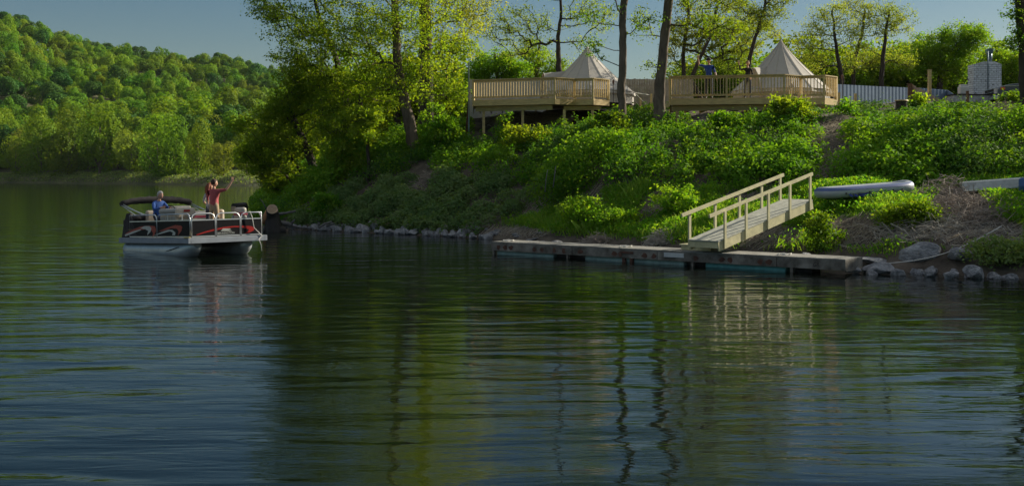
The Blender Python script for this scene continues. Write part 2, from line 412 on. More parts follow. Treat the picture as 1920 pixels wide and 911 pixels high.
# ================================================================== FOLIAGE
LEAF_HILL = leafmat('hill_foliage', [(0.030, 0.080, 0.006), (0.055, 0.110, 0.008), (0.10, 0.140, 0.010)], 0.34)
LEAF_HILLY = leafmat('hill_yellow_foliage', [(0.048, 0.100, 0.006), (0.078, 0.130, 0.008), (0.115, 0.155, 0.012)], 0.38)
LEAF_HILLD = leafmat('hill_deep_foliage', [(0.012, 0.045, 0.008), (0.022, 0.065, 0.010), (0.045, 0.090, 0.014)], 0.22)
LEAF_FARROW = leafmat('far_row_foliage', [(0.040, 0.090, 0.005), (0.072, 0.128, 0.007), (0.12, 0.160, 0.010)], 0.28)
LEAF_BUSH = leafmat('bank_foliage', [(0.024, 0.072, 0.006), (0.046, 0.100, 0.008), (0.092, 0.135, 0.010)], 0.45)
LEAF_IVY = leafmat('ivy_foliage', [(0.012, 0.050, 0.010), (0.024, 0.072, 0.014), (0.045, 0.095, 0.020)], 0.35)
LEAF_BRIGHT2 = leafmat('young_bank_foliage', [(0.045, 0.095, 0.008), (0.075, 0.125, 0.010), (0.12, 0.155, 0.014)], 0.48)
LEAF_VINE = leafmat('low_bramble_foliage', [(0.045, 0.085, 0.030), (0.075, 0.120, 0.042), (0.12, 0.155, 0.065)], 0.40)
LEAF_BRIGHT = leafmat('spring_foliage', [(0.042, 0.105, 0.008), (0.078, 0.140, 0.012), (0.125, 0.165, 0.016)], 0.52)
LEAF_TREE = leafmat('tree_foliage', [(0.035, 0.080, 0.008), (0.055, 0.110, 0.010), (0.100, 0.140, 0.015)], 0.50)
LEAF_PALE = leafmat('pale_tree_foliage', [(0.070, 0.105, 0.018), (0.105, 0.135, 0.024), (0.14, 0.155, 0.034)], 0.50)
GRASS = leafmat('bank_grass', [(0.055, 0.110, 0.016), (0.095, 0.155, 0.022), (0.15, 0.185, 0.040)], 0.45)
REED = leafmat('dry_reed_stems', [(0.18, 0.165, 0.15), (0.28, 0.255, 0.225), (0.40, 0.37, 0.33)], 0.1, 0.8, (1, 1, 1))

def crown_variant(name, seed, rx, rz, nl, size, m, lobes=12, low=-0.5):
    """crown of small leaf clumps on irregular lobes, origin at crown base"""
    r = np.random.default_rng(seed)
    lc = r.normal(size=(lobes, 3)); lc = nrmz(lc) * (r.random((lobes, 1)) ** .4) * .62; lc[:, 2] = np.abs(lc[:, 2]) * 1.0 + low * r.random(lobes) * .7
    lr = r.uniform(.26, .48, lobes)
    k = r.integers(0, lobes, nl); n = nrmz(r.normal(size=(nl, 3)))
    rad = lr[k][:, None] * (1 - np.abs(r.normal(size=(nl, 1))) * .16)
    p = lc[k] + n * rad * (1 + .25 * r.normal(size=(nl, 1)) * (r.random((nl, 1)) < .12))
    # drop those buried in other lobes
    dd = np.min(np.linalg.norm(p[:, None] - lc[None], axis=2) / lr[None], axis=1)
    keep = dd > .72; p = p[keep]; n = n[keep]; k = k[keep]
    C = p * np.array([rx, rx, rz]); C[:, 2] += rz * .75
    N = n * 1.15 + r.normal(size=n.shape) * .42 + np.array([0, 0, .2])
    rnd = np.clip(.5 + .12 * r.normal(size=len(C)) + (r.random(lobes)[k] - .5) * .4, 0, 1)
    sz = size * r.uniform(.6, 1.4, len(C))
    V, F = leaves_arrays(C, nrmz(N), sz, .8)
    me_o = quads_mesh(name, V, F, m, rnd=rnd)
    return me_o

# --- far wood: one mass of crowns on the hillside (beyond counting), instanced on points
hcol = bpy.data.collections.new('wood_crowns'); COL.children.link(hcol)
hcol.hide_render = False
src = []
for i in range(9):
    o = crown_variant('hill_crown', 50 + i, [6.6, 5.4, 7.2][i % 3], [6.5, 7.5, 5.6][i % 3], [5200, 4200, 6000][i % 3], [.62, .66, .68][i % 3], [LEAF_HILL, LEAF_HILLD, LEAF_HILLY][i // 3], lobes=[9, 14, 20][i % 3])
    me = o.data; bpy.data.objects.remove(o)
    me.name = 'hill_crown'
    src.append(me)
def scatter_points():
    n = 5200
    px = rng.uniform(-800, 950, n * 10); v = rng.random(n * 10) ** .75 * 1.04 + .02
    X, D, Z = far_z(px, v)
    # thin to even spacing
    keep = []; cell = {}
    for i in rng.permutation(len(X)):
        v_ = v[i]; s = 7.4
        k = (int(X[i] // s), int(D[i] // s))
        ok = True
        for a in (-1, 0, 1):
            for b_ in (-1, 0, 1):
                for j in cell.get((k[0] + a, k[1] + b_), ()):
                    if (X[i] - X[j]) ** 2 + (D[i] - D[j]) ** 2 < 52: ok = False
        if ok and v_ > .075: cell.setdefault(k, []).append(i); keep.append(i)
    keep = np.array(keep); return X[keep], D[keep], Z[keep], v[keep]
hx, hy, hz, hv = scatter_points()
def hill_kind(x, y, v):
    q = vnoise(x, y, .018, 71) + .35 * rng.normal(size=len(x)); fam = np.where(q > .98, 2, np.where(q < .34 - .0 * v + .12 * (v > .5), 1, 0))
    return fam * 3 + rng.integers(0, 3, len(x))
print('hill trees', len(hx))
# build as ONE mesh per variant merged through geometry nodes instancing
def gn_mass(name, pts, rots, scl, ids, meshes, label, cat):
    me = bpy.data.meshes.new(name); me.vertices.add(len(pts)); me.vertices.foreach_set('co', np.asarray(pts, np.float32).ravel())
    for nm, arr in (('rz', rots), ('sc', scl)):
        a = me.attributes.new(nm, 'FLOAT', 'POINT'); a.data.foreach_set('value', np.asarray(arr, np.float32))
    a = me.attributes.new('vid', 'INT', 'POINT'); a.data.foreach_set('value', np.asarray(ids, np.int32))
    ob = bpy.data.objects.new(name, me); COL.objects.link(ob)
    c = bpy.data.collections.new(name + '_source')
    for q in meshes:
        s = bpy.data.objects.new('crown_source', q); c.objects.link(s)     # collection is not linked to the scene
    g = bpy.data.node_groups.new(name + '_scatter', 'GeometryNodeTree')
    g.interface.new_socket('Geometry', in_out='INPUT', socket_type='NodeSocketGeometry'); g.interface.new_socket('Geometry', in_out='OUTPUT', socket_type='NodeSocketGeometry')
    N = g.nodes; L = g.links; gi = N.new('NodeGroupInput'); go = N.new('NodeGroupOutput')
    ci = N.new('GeometryNodeCollectionInfo'); ci.inputs['Collection'].default_value = c; ci.inputs['Separate Children'].default_value = True; ci.inputs['Reset Children'].default_value = True
    ip = N.new('GeometryNodeInstanceOnPoints'); ip.inputs['Pick Instance'].default_value = True
    def attr(n_, typ):
        q = N.new('GeometryNodeInputNamedAttribute'); q.data_type = typ; q.inputs['Name'].default_value = n_; return q.outputs['Attribute']
    cx = N.new('ShaderNodeCombineXYZ'); L.new(attr('rz', 'FLOAT'), cx.inputs['Z'])
    L.new(gi.outputs[0], ip.inputs['Points']); L.new(ci.outputs[0], ip.inputs['Instance'])
    L.new(attr('vid', 'INT'), ip.inputs['Instance Index']); L.new(cx.outputs[0], ip.inputs['Rotation']); L.new(attr('sc', 'FLOAT'), ip.inputs['Scale'])
    L.new(ip.outputs[0], go.inputs[0])
    md = ob.modifiers.new('scatter', 'NODES'); md.node_group = g
    return tag(ob, label, cat, kind='stuff')
gn_mass('hillside_wood', np.stack([hx, hy, hz + 4.5 + rng.normal(size=len(hx)) * 1.2], -1), rng.uniform(0, 6.28, len(hx)), rng.uniform(.65, 1.4, len(hx)) * np.interp(hv, [.1, .4], [1.15, .9]),
        hill_kind(hx, hy, hv), src, 'dense green wood covering the hillside across the river', 'wood')

# --- front rows along the far shore: each tree its own thing
def far_tree_proto(seed, rx, rz, nl, size, m, trunk_h):
    root = thing('riverside_tree', 'x', 'tree')
    c = crown_variant('crown', seed, rx, rz, nl, size, m, lobes=17, low=-1.15); c.parent = root; c.location = (0, 0, trunk_h)
    b = MB(); b.tube([(0, 0, -1.5), (.1, 0, trunk_h * .6), (.2, .1, trunk_h + rz * .9)], [.45, .35, .1], 6)
    for k in range(5):
        a = k * 1.3; b.tube([(0, 0, trunk_h * .6 + k * .6), (math.cos(a) * rx * .5, math.sin(a) * rx * .5, trunk_h + rz * .6)], [.2, .05], 5)
    b.build('trunk', BARK, root)
    return root
protos = [far_tree_proto(80 + i, rx, rz, 11000, .58, m_, th) for i, (rx, rz, th, m_) in enumerate([(9.5, 13.0, 2.2, LEAF_FARROW), (8.5, 13, 2.5, LEAF_HILL), (10.0, 11.5, 2.0, LEAF_HILLY), (8, 13.5, 2.5, LEAF_FARROW), (9, 10, 1.6, LEAF_PALE)])]
far_rows = [ # px, v (0 shore .. 1 ridge), scale, proto, label
 (-60, .030, 1.0, 0, 'tall yellow-green riverside tree at the left edge of the far bank'),
 (30, .026, .80, 2, 'broad yellow-lit round tree nearest the left end of the far shore'),
 (78, .045, 1.05, 3, 'dark tall tree behind the round yellow-lit tree on the far shore'),
 (128, .030, 1.02, 1, 'dense dark green tree beside the round yellow-lit one across the river'),
 (186, .030, 1.15, 0, 'widest dome-crowned tree lit on its right side across the river'),
 (246, .034, .95, 4, 'shorter rounded tree right of the widest dome-crowned tree on the far bank'),
 (296, .022, .90, 2, 'sunlit tree in the middle of the far shore row above the boat canopy'),
 (330, .026, .80, 1, 'narrow dark tree behind the pale willow on the far shore'),
 (372, .020, .66, 3, 'pale drooping tree straight behind the standing boat passengers'),
 (420, .022, .62, 4, 'small pale green tree across the water right of the waving passenger'),
 (462, .022, .58, 0, 'pale tree across the water beside the leaning bank maple'),
]
used = set()
def place_far(k, px, v, s, label, group):
    X, D, Z = far_z(np.array([float(px)]), np.array([v]))
    if k in used: o = copy_tree(protos[k])
    else: o = protos[k]; used.add(k)
    o.location = (X[0], D[0], Z[0] - .6); o.rotation_euler = (0, 0, random.uniform(0, 6.28)); o.scale = (s, s, s * random.uniform(.93, 1.08))
    tag(o, label, 'tree', group); return o
for px, v, s, k, lab in far_rows: place_far(k, px, v, s, lab, 'trees along the far shore')
ROW2 = 'tree in the dense second row on the foot of the far hillside'
for i in range(34):
    px = -140 + i * 20 + random.uniform(-7, 7); v = .09 + .035 * (i % 3) + random.uniform(-.01, .01)
    place_far(i % 5, px, v, (.95 if px < 250 else .8) * random.uniform(.85, 1.1), ROW2, 'second row trees on the far hillside')
# reflected / side-view continuation of the row left of the frame
for i in range(4):
    place_far(i % 5, -110 - i * 55, .03 + .02 * (i % 2), random.uniform(.9, 1.15), 'tree in the far shore row running on beyond the left picture edge', 'trees continuing the far shore row')
# low bushes and tall grass on the far waterline
def ground_leaves(name, X, Y, Z, hgt, size, m, label, cat, ratio=.62, upn=.4):
    C = np.stack([X, Y, Z + hgt], -1); N = rng.normal(size=C.shape) + np.array([0, -.3, upn])
    return tag(leaves(name, C, N, size, m, ratio=ratio), label, cat, kind='stuff')
n = 16000
px = rng.uniform(-300, 620, n); v = rng.random(n) * .045 + .004
X, D, Z = far_z(px, v)
cl = vnoise(X, D, .11, 9); hh = (np.clip(cl - .45, 0, 1) * 2.2 * (v > .012) + .25) * rng.random(n)
ground_leaves('far_shore_grass', X, D, Z, hh, rng.uniform(.35, .7, n), LEAF_VINE, 'pale grass and low scrub along the far shore', 'grass')

# ------------------------------------------------------------------ near trees
def grow(name, label, base, trunk, blobs, m_leaf, cat='tree', m_bark=None, group=None, lpc=45, cr=.42, lsize=.13, seed=1, attach=.3, twig=.007, pen=1.6, maxr=None, crownname='crown', ratio=.62):
    """trunk: [(x,y,z,r)...] world; blobs: [(cx,cy,cz, rx,ry,rz, count)...] world, leaf clusters"""
    global rng
    save = rng; rng = np.random.default_rng(seed)
    base = np.array(base, float)
    tp = np.array([t[:3] for t in trunk], float); tr = np.array([t[3] for t in trunk])
    seg = np.concatenate([[0], np.cumsum(np.linalg.norm(np.diff(tp, axis=0), axis=1))])
    ns = max(6, int(seg[-1] / .35)); s = np.linspace(0, seg[-1], ns)
    T = np.stack([np.interp(s, seg, tp[:, i]) for i in range(3)], -1); TR = np.interp(s, seg, tr)
    T[1:-1, :2] += rng.normal(size=(ns - 2, 2)) * .02
    pos = [t for t in T]; par = [-1] + list(range(ns - 1)); isT = [True] * ns
    cs = []
    for (cx, cy, cz, rx, ry, rz, cnt) in blobs:
        u = nrmz(rng.normal(size=(cnt, 3))) * (rng.random((cnt, 1)) ** .45)
        cs.append(np.array([cx, cy, cz]) + u * np.array([rx, ry, rz]))
    cs = np.vstack(cs)
    a0 = int(ns * attach); dT = np.min(np.linalg.norm(cs[:, None] - T[None, a0:], axis=2), axis=1)
    order = np.argsort(dT * (1 + .15 * rng.random(len(cs))))
    PB = np.zeros((ns + len(cs) * 12, 3)); PB[:ns] = T; ok = np.ones(len(PB), bool); ok[:a0] = False
    cnt = ns; tips = []
    for ci in order:
        c = cs[ci]; dv = c - PB[:cnt]; d = np.linalg.norm(dv, axis=1)
        cost = d + pen * np.maximum(0, -dv[:, 2]) * .6 + (~ok[:cnt]) * 1e3 + .25 * np.maximum(0, .3 * d - dv[:, 2])
        j = int(np.argmin(cost)); dist = d[j]
        k = int(min(8, max(1, math.ceil(dist / .45)))); p0 = PB[j].copy()
        side = rng.normal(size=3) * dist * .07; last = j
        for q in range(1, k + 1):
            t = q / k; bulge = math.sin(math.pi * t)
            p = p0 + (c - p0) * t + side * bulge + np.array([0, 0, -.06 * dist * bulge]) + (rng.normal(size=3) * .03 if q < k else 0)
            pos.append(p); par.append(last); isT.append(False); PB[cnt] = p; last = cnt; cnt += 1
        tips.append(last)
    pos = np.array(pos); par = np.array(par); N = len(pos)
    r2 = np.zeros(N); 
    for t in tips: r2[t] += (twig * 1.3) ** 2.2
    for i in range(N - 1, ns - 1, -1):
        if r2[i] == 0: r2[i] = twig ** 2.2
        r2[par[i]] += r2[i] * (1 if par[i] >= ns else 0)
    rad = r2 ** (1 / 2.2)
    rad[:ns] = TR
    ch = np.arange(ns, N); pa = par[ch]
    RA = np.where(pa < ns, np.minimum(rad[ch] * 1.15, rad[pa]), rad[pa]); RA = np.minimum(RA, rad[ch] * 1.6 + .004)
    if maxr: RA = np.minimum(RA, maxr); 
    RB = rad[ch] if not maxr else np.minimum(rad[ch], maxr)
    root = thing(name, label, cat, tuple(base), group=group)
    V, F = branches_mesh(pos[pa] - base, pos[ch] - base, RA, RB, 5)
    # trunk skin
    nseg = 14; TV = []; 
    for i in range(ns):
        d = T[min(i + 1, ns - 1)] - T[max(i - 1, 0)]; d /= np.linalg.norm(d)
        a = np.cross(d, [0.2, 1, 0.1]); a /= np.linalg.norm(a); b_ = np.cross(d, a)
        for k in range(nseg):
            t = 2 * math.pi * k / nseg; rr = TR[i] * (1 + .07 * math.sin(3 * t + i * .2 + seed) + .05 * rng.normal())
            TV.append(T[i] + (a * math.cos(t) + b_ * math.sin(t)) * rr - base)
    TV = np.array(TV); ii = np.arange(ns - 1)[:, None] * nseg; kk = np.arange(nseg)[None]; k2 = (kk + 1) % nseg
    TF = np.stack([ii + kk, ii + k2, ii + nseg + k2, ii + nseg + kk], -1).reshape(-1, 4)
    V = np.vstack([TV, V]); F = np.vstack([TF, F + len(TV)])
    quads_mesh('trunk', V, F, m_bark or BARK, root, smooth=True)
    if lpc:
        tipP = pos[tips]; n = len(tipP) * lpc
        k = np.repeat(np.arange(len(tipP)), lpc)
        off = rng.normal(size=(n, 3)) * np.array([cr, cr, cr * .6]) * rng.uniform(.5, 1.1, len(tipP))[k][:, None]
        C = tipP[k] + off - base; Nn = rng.normal(size=(n, 3)) * .7 + np.array([0, 0, .6]) + off * .8
        cv = rng.random(len(tipP))
        rnd = np.clip(.3 + .5 * cv[k] + .2 * rng.normal(size=n) * .8, 0, 1)
        V, F = leaves_arrays(C, nrmz(Nn), lsize * rng.uniform(.6, 1.35, n), ratio)
        quads_mesh(crownname, V, F, m_leaf, root, rnd)
    rng = save
    return root
def tz(px, D, dz=-.3):
    x = PX(px, D); return H1(x, D) + dz
# ================================================================== NEAR TREES
def pt(px, py, D, r): q = P(px, py, D); return (q.x, q.y, q.z, r)
def bl(px, py, D, rx, ry, rz, n): q = P(px, py, D); return (q.x, q.y, q.z, rx, ry, rz, n)
def base_of(px, D): x = PX(px, D); return (x, D, H1(x, D))
def T_(name, label, px, D, trunk, blobs, mleaf, **kw):
    b = base_of(px, D); tr = [(b[0], b[1], b[2] - .4, trunk[0][3] * 1.15)] + [pt(*t) for t in [(a, c_, d_, r_) for a, c_, d_, r_ in trunk]]
    return grow(name, label, b, tr, [bl(*q) for q in blobs], mleaf, **kw)

T_('leafy_tree', 'tall leafy tree with pale peeling trunk leaning over the bank left of the decks', 784, 53,
   [(776, 275, 53, .30), (765, 220, 53, .27), (752, 160, 53.2, .23), (744, 90, 53.2, .20), (740, 10, 53.4, .17), (736, -90, 53.5, .13), (730, -190, 53.6, .07)],
   [(715, 60, 53, 2.2, 2.4, 1.8, 80), (835, 170, 55, 1.1, 1, .8, 24), (860, 90, 55, 1.3, 1.2, 1.2, 30), (655, 170, 54.5, 1.6, 1.2, 1.0, 50), (710, 195, 55.5, 1.1, 1.2, .6, 24), (640, 70, 53, 2.2, 2, 1.8, 74), (800, 30, 53, 2.2, 2, 1.8, 45), (700, -40, 53, 3.2, 2.6, 1.6, 85), (740, -160, 53.5, 4.2, 3, 2.6, 130), (700, 150, 53, 1.8, 1.5, 1.0, 42), (800, 120, 53, 1.2, 1.2, .9, 18), (770, 175, 53, 1.0, 1, .7, 14)],
   LEAF_BRIGHT, seed=11, attach=.35, lpc=58, cr=.34, lsize=0.120, m_bark=BARK)
T_('leafy_tree', 'big dark-trunked tree standing just behind the leaning bank tree', 800, 61,
   [(800, 150, 61, .38), (797, 60, 61, .34), (793, -40, 61, .28), (790, -180, 61, .15)],
   [(860, 60, 60.5, 2.4, 2, 2.2, 34), (830, -20, 60.5, 3, 2, 2, 50), (770, -60, 60, 3, 2.5, 2, 60), (800, -200, 61, 4.5, 3, 2.6, 110), (880, 0, 60, 2.4, 2, 1.5, 34)],
   LEAF_PALE, seed=12, lpc=62, cr=.42, lsize=0.120, m_bark=BARKD, attach=.3)
T_('leafy_tree', 'slender tree whose branches reach farthest left over the water', 650, 55,
   [(652, 250, 55, .19), (648, 190, 55, .16), (630, 110, 55, .13), (600, 40, 55, .10), (580, -40, 55, .07)],
   [(570, 60, 54, 1.9, 1.8, 1.7, 70), (510, 20, 54, 1.2, 1.4, 1.0, 30), (600, -30, 54, 2.2, 2, 1.2, 60), (560, 110, 54, 1.5, 1.4, .9, 38), (545, -90, 54, 2.6, 2, 1.4, 60), (480, -10, 54, .7, .8, .5, 10), (620, 140, 54.5, 1.5, 1.4, 1.1, 38)],
   LEAF_TREE, seed=13, lpc=56, cr=.30, lsize=0.120, attach=.3, m_bark=BARKD)
T_('leaning_maple', 'dense maple leaning over the water at the tip of the bank', 600, 56,
   [(590, 320, 56, .22), (570, 270, 56, .19), (550, 220, 56, .14), (530, 190, 56, .08)],
   [(560, 190, 56, 1.5, 1.6, .9, 85), (455, 235, 56.5, .7, 1, .5, 22), (470, 285, 57, .8, 1, .6, 36), (560, 140, 55.5, 1.3, 1.3, .8, 50), (520, 215, 56, 1.1, 1.3, .8, 48), (500, 262, 56, 1.0, 1.3, .8, 52), (490, 310, 57, .7, 1.1, .7, 40), (540, 290, 56, 1.2, 1.4, 1.2, 75), (600, 165, 56, 1.4, 1.4, .8, 58), (520, 340, 57, .8, 1.1, .6, 42), (590, 250, 56.5, 1.4, 1.4, 1.2, 55), (570, 345, 56, 1.1, 1.2, .8, 46)],
   LEAF_BRIGHT, seed=14, lpc=58, cr=.27, lsize=0.120, attach=.1, m_bark=BARKD)
T_('vine_covered_tree', 'dark vine covered tree in the thicket right of the leaning maple', 665, 54,
   [(668, 280, 54, .2), (672, 230, 54, .16), (676, 180, 54, .10)],
   [(640, 250, 53.5, 1.3, 1.3, 1.3, 62), (690, 235, 53.5, 1.1, 1.2, .9, 40), (620, 205, 54, 1.1, 1.2, .8, 36), (660, 310, 52.5, 1.3, 1.2, 1.0, 50)],
   LEAF_TREE, seed=15, lpc=60, cr=.30, lsize=0.120, attach=.1, m_bark=BARKD)
T_('young_tree', 'young yellow-leaved tree catching the sun beside the leaning trunk', 690, 51.5,
   [(690, 270, 51.5, .07), (690, 235, 51.5, .05), (688, 200, 51.5, .03)],
   [(662, 215, 51.2, .8, .8, .45, 22), (700, 222, 51.2, .7, .8, .5, 20), (680, 255, 51, .8, .7, .4, 16)],
   LEAF_BRIGHT, seed=16, lpc=52, cr=.2, lsize=0.136, attach=.4, m_bark=BARKD)
# the two bare trunks between the decks
T_('tall_bare_trunk_tree', 'straight tall trunk between the two decks, nearer the left deck', 1167, 47,
   [(1167, 215, 47, .175), (1166, 150, 47, .165), (1169, 60, 47, .155), (1171, -30, 47, .145), (1173, -160, 47, .12)],
   [(1120, 30, 47, 1.1, 1, .6, 9), (1110, 95, 47, 1.2, 1, .5, 9), (1215, 50, 47, .9, 1, .6, 7), (1130, -40, 47, 2, 2, .8, 24), (1180, -230, 47, 4.0, 3.5, 2.6, 150), (1080, -150, 47.5, 2.6, 2.5, 1.4, 80), (1230, -60, 47, 1.2, 1, .5, 10)],
   LEAF_TREE, seed=17, lpc=40, cr=.22, lsize=0.104, attach=.25, m_bark=BARK, maxr=.045)
T_('tall_bare_trunk_tree', 'tilted tall trunk between the two decks with a big branch bending right', 1233, 47,
   [(1235, 200, 47, .25), (1239, 140, 47, .22), (1247, 70, 47, .20), (1255, 0, 47, .18), (1262, -80, 47, .15), (1270, -180, 47, .10)],
   [(1320, 35, 46.5, 1.4, 1.2, .7, 26), (1370, 55, 46.5, .9, 1, .6, 14), (1210, 40, 47, .8, .8, .8, 9), (1300, -20, 46.5, 1.8, 1.2, .8, 34), (1280, -210, 47, 4.2, 3.5, 2.6, 150), (1380, -130, 47.5, 2.6, 2.5, 1.2, 90), (1222, 110, 47, .3, .3, .4, 3)],
   LEAF_TREE, seed=18, lpc=43, cr=.26, lsize=0.104, attach=.3, m_bark=BARK)
# behind the decks
T_('leafy_tree', 'bushy green tree rising behind the left deck fence', 935, 72,
   [(935, 160, 72, .16), (930, 120, 72, .12), (928, 100, 72, .07)],
   [(930, 125, 72, 1.6, 1.5, 1.1, 80), (900, 140, 72, 1.0, 1.2, .8, 36), (965, 135, 72, 1.1, 1.2, .8, 40)],
   LEAF_BRIGHT, seed=19, lpc=77, cr=.30, lsize=0.136, attach=.1)
T_('leafy_tree', 'olive green tree between the left deck fence and the left tent', 1005, 74,
   [(1005, 160, 74, .15), (1008, 120, 74, .12), (1012, 80, 74, .06)],
   [(1010, 120, 74, 1.3, 1.4, 1.2, 50), (1050, 130, 74, 1.0, 1.2, .7, 26), (990, 95, 74, .9, 1, .8, 18)],
   LEAF_BRIGHT, seed=20, lpc=68, cr=.30, lsize=0.128, attach=.1)
T_('open_branched_tree', 'open spreading tree with thin dark branches behind the left tent', 1048, 68,
   [(1048, 150, 68, .19), (1047, 100, 68, .15), (1046, 72, 68, .12), (1052, 30, 68, .09), (1050, -30, 68, .07), (1050, -100, 68, .05)],
   [(990, 35, 68, 2.0, 1.6, 1.1, 60), (1105, 30, 68, 2.0, 1.6, 1.2, 60), (930, 50, 68, 1.6, 1.4, 1.2, 50), (960, 90, 69, 1.3, 1.2, .7, 24), (1050, -30, 68, 3, 2, 1, 40), (1060, -120, 68, 3.6, 2.5, 1.6, 70), (1010, 80, 68, 1.2, 1, .5, 14), (1090, 80, 68, 1.0, 1, .5, 10)],
   LEAF_PALE, seed=21, lpc=26, cr=.30, lsize=0.120, attach=.45, m_bark=BARKD)
T_('multi_stemmed_tree', 'yellow-green multi-stemmed tree right behind the man in the blue shirt', 1290, 64,
   [(1280, 150, 64, .13), (1282, 90, 64, .10), (1290, 30, 64, .08), (1292, -40, 64, .06)],
   [(1310, 60, 64, 1.6, 1.4, 1.4, 80), (1360, 70, 64, 1.5, 1.2, 1.4, 75), (1265, 70, 64, 1.0, 1.2, 1.6, 42), (1420, 60, 66, 1.3, 1.2, 1.5, 50), (1330, -10, 64, 2.2, 2, 1.2, 75), (1300, -100, 64, 3, 2, 1.6, 70)],
   LEAF_PALE, seed=22, lpc=46, cr=.28, lsize=0.112, attach=.15, m_bark=BARKD)
T_('multi_stemmed_tree', 'darker stem leaning right behind the woman in black', 1330, 62,
   [(1295, 150, 62, .12), (1312, 110, 62, .10), (1335, 65, 62, .08), (1345, 10, 62, .08)],
   [(1400, 60, 63, 1.4, 1.2, 1.1, 36), (1375, 110, 63, 1.2, 1, .8, 34), (1390, 0, 63, 1.6, 1.4, .9, 32)],
   LEAF_PALE, seed=23, lpc=49, cr=.28, lsize=0.112, attach=.2, m_bark=BARKD)
T_('open_branched_tree', 'slim tree slanting up right behind the right tent', 1398, 60,
   [(1402, 125, 60, .12), (1413, 85, 60, .10), (1430, 30, 60, .08), (1440, -30, 60, .05)],
   [(1440, 30, 60, 1.3, 1.1, 1.0, 44), (1465, 0, 60, 1.0, 1, .7, 28), (1400, 20, 60, 1.2, 1, .9, 34), (1440, -50, 60, 1.6, 1.4, .9, 28)],
   LEAF_PALE, seed=24, lpc=37, cr=.26, lsize=0.104, attach=.3, m_bark=BARKD)
for i, (bx, tr, blobs, lab) in enumerate([
    (1582, [(1578, 145, 78, .16), (1571, 110, 78, .13), (1566, 70, 78, .09), (1560, 20, 78, .07)], [(1530, 60, 78, 1.9, 1.6, 1.4, 60), (1520, 120, 79, 1.4, 1.2, .9, 40), (1590, 120, 79, 1.0, 1, .8, 24), (1560, 25, 78, 1.6, 1.4, .8, 34), (1600, 60, 78, 1.2, 1.2, 1.2, 26), (1510, 95, 78, .9, 1, .7, 14)], 'dark forked tree directly right of the right tent'),
    (1600, [(1600, 145, 80, .14), (1603, 110, 80, .14), (1615, 70, 80, .11), (1622, 20, 80, .07)], [(1630, 45, 80, 1.7, 1.4, 1.4, 55), (1635, 115, 81, 1.2, 1, 1.0, 30), (1600, 10, 80, 1.5, 1.3, .7, 24)], 'second dark open tree right of the right tent, middle of three'),
    (1655, [(1653, 145, 79, .17), (1656, 105, 79, .15), (1660, 65, 79, .11), (1668, 20, 79, .06)], [(1680, 45, 79, 1.6, 1.4, 1.3, 50), (1690, 110, 80, 1.2, 1, 1.0, 34), (1650, 20, 79, 1.5, 1.3, .8, 28), (1620, 90, 79, 1.0, 1, .7, 12)], 'third dark open tree, the one just left of the dense round tree')]):
    T_('open_branched_tree', lab, bx, tr[0][2], tr, blobs, LEAF_PALE, seed=30 + i, lpc=40, cr=.32, lsize=0.120, attach=.25, m_bark=BARKD)
T_('broad_tree', 'dense broad tree behind the metal fence, left of the block tower', 1760, 84,
   [(1762, 150, 84, .2), (1765, 100, 84, .15), (1768, 60, 84, .08)],
   [(1750, 95, 84, 2.4, 2, 1.6, 120), (1800, 80, 84, 1.9, 1.8, 1.6, 90), (1720, 120, 84, 1.5, 1.5, 1.1, 55), (1780, 130, 84, 2.4, 1.6, 1.0, 80), (1830, 70, 84, 1.2, 1.3, 1.0, 42)],
   LEAF_BRIGHT, seed=34, lpc=62, cr=.34, lsize=0.152, attach=.1, m_bark=BARKD)
T_('broad_tree', 'yellow-green tree behind the block tower and the truck', 1870, 88,
   [(1868, 150, 88, .2), (1868, 110, 88, .14), (1870, 80, 88, .08)],
   [(1865, 110, 88, 2.0, 1.8, 1.5, 70), (1895, 120, 88, 1.5, 1.5, 1.2, 50), (1845, 140, 88, 1.4, 1.4, .9, 40), (1930, 130, 88, 2.0, 1.5, 1.2, 50)],
   LEAF_BRIGHT, seed=35, lpc=58, cr=.36, lsize=0.152, attach=.1, m_bark=BARKD)
T_('ivy_clad_tree', 'dark ivy clad trunk cut by the right picture edge', 1926, 42,
   [(1924, 200, 42, .24), (1921, 100, 42, .22), (1915, 30, 42, .19), (1908, -40, 42, .16), (1905, -150, 42, .1)],
   [(1908, 60, 42, .35, .4, .7, 14), (1900, 85, 42, .4, .4, .3, 8), (1920, -140, 42, 3, 2.5, 2.0, 90), (1790, -150, 43, 2.6, 2.5, 1.6, 90), (1900, 20, 42, .35, .3, .5, 8)],
   LEAF_BUSH, seed=36, lpc=52, cr=.2, lsize=0.096, attach=.2, m_bark=BARKD)
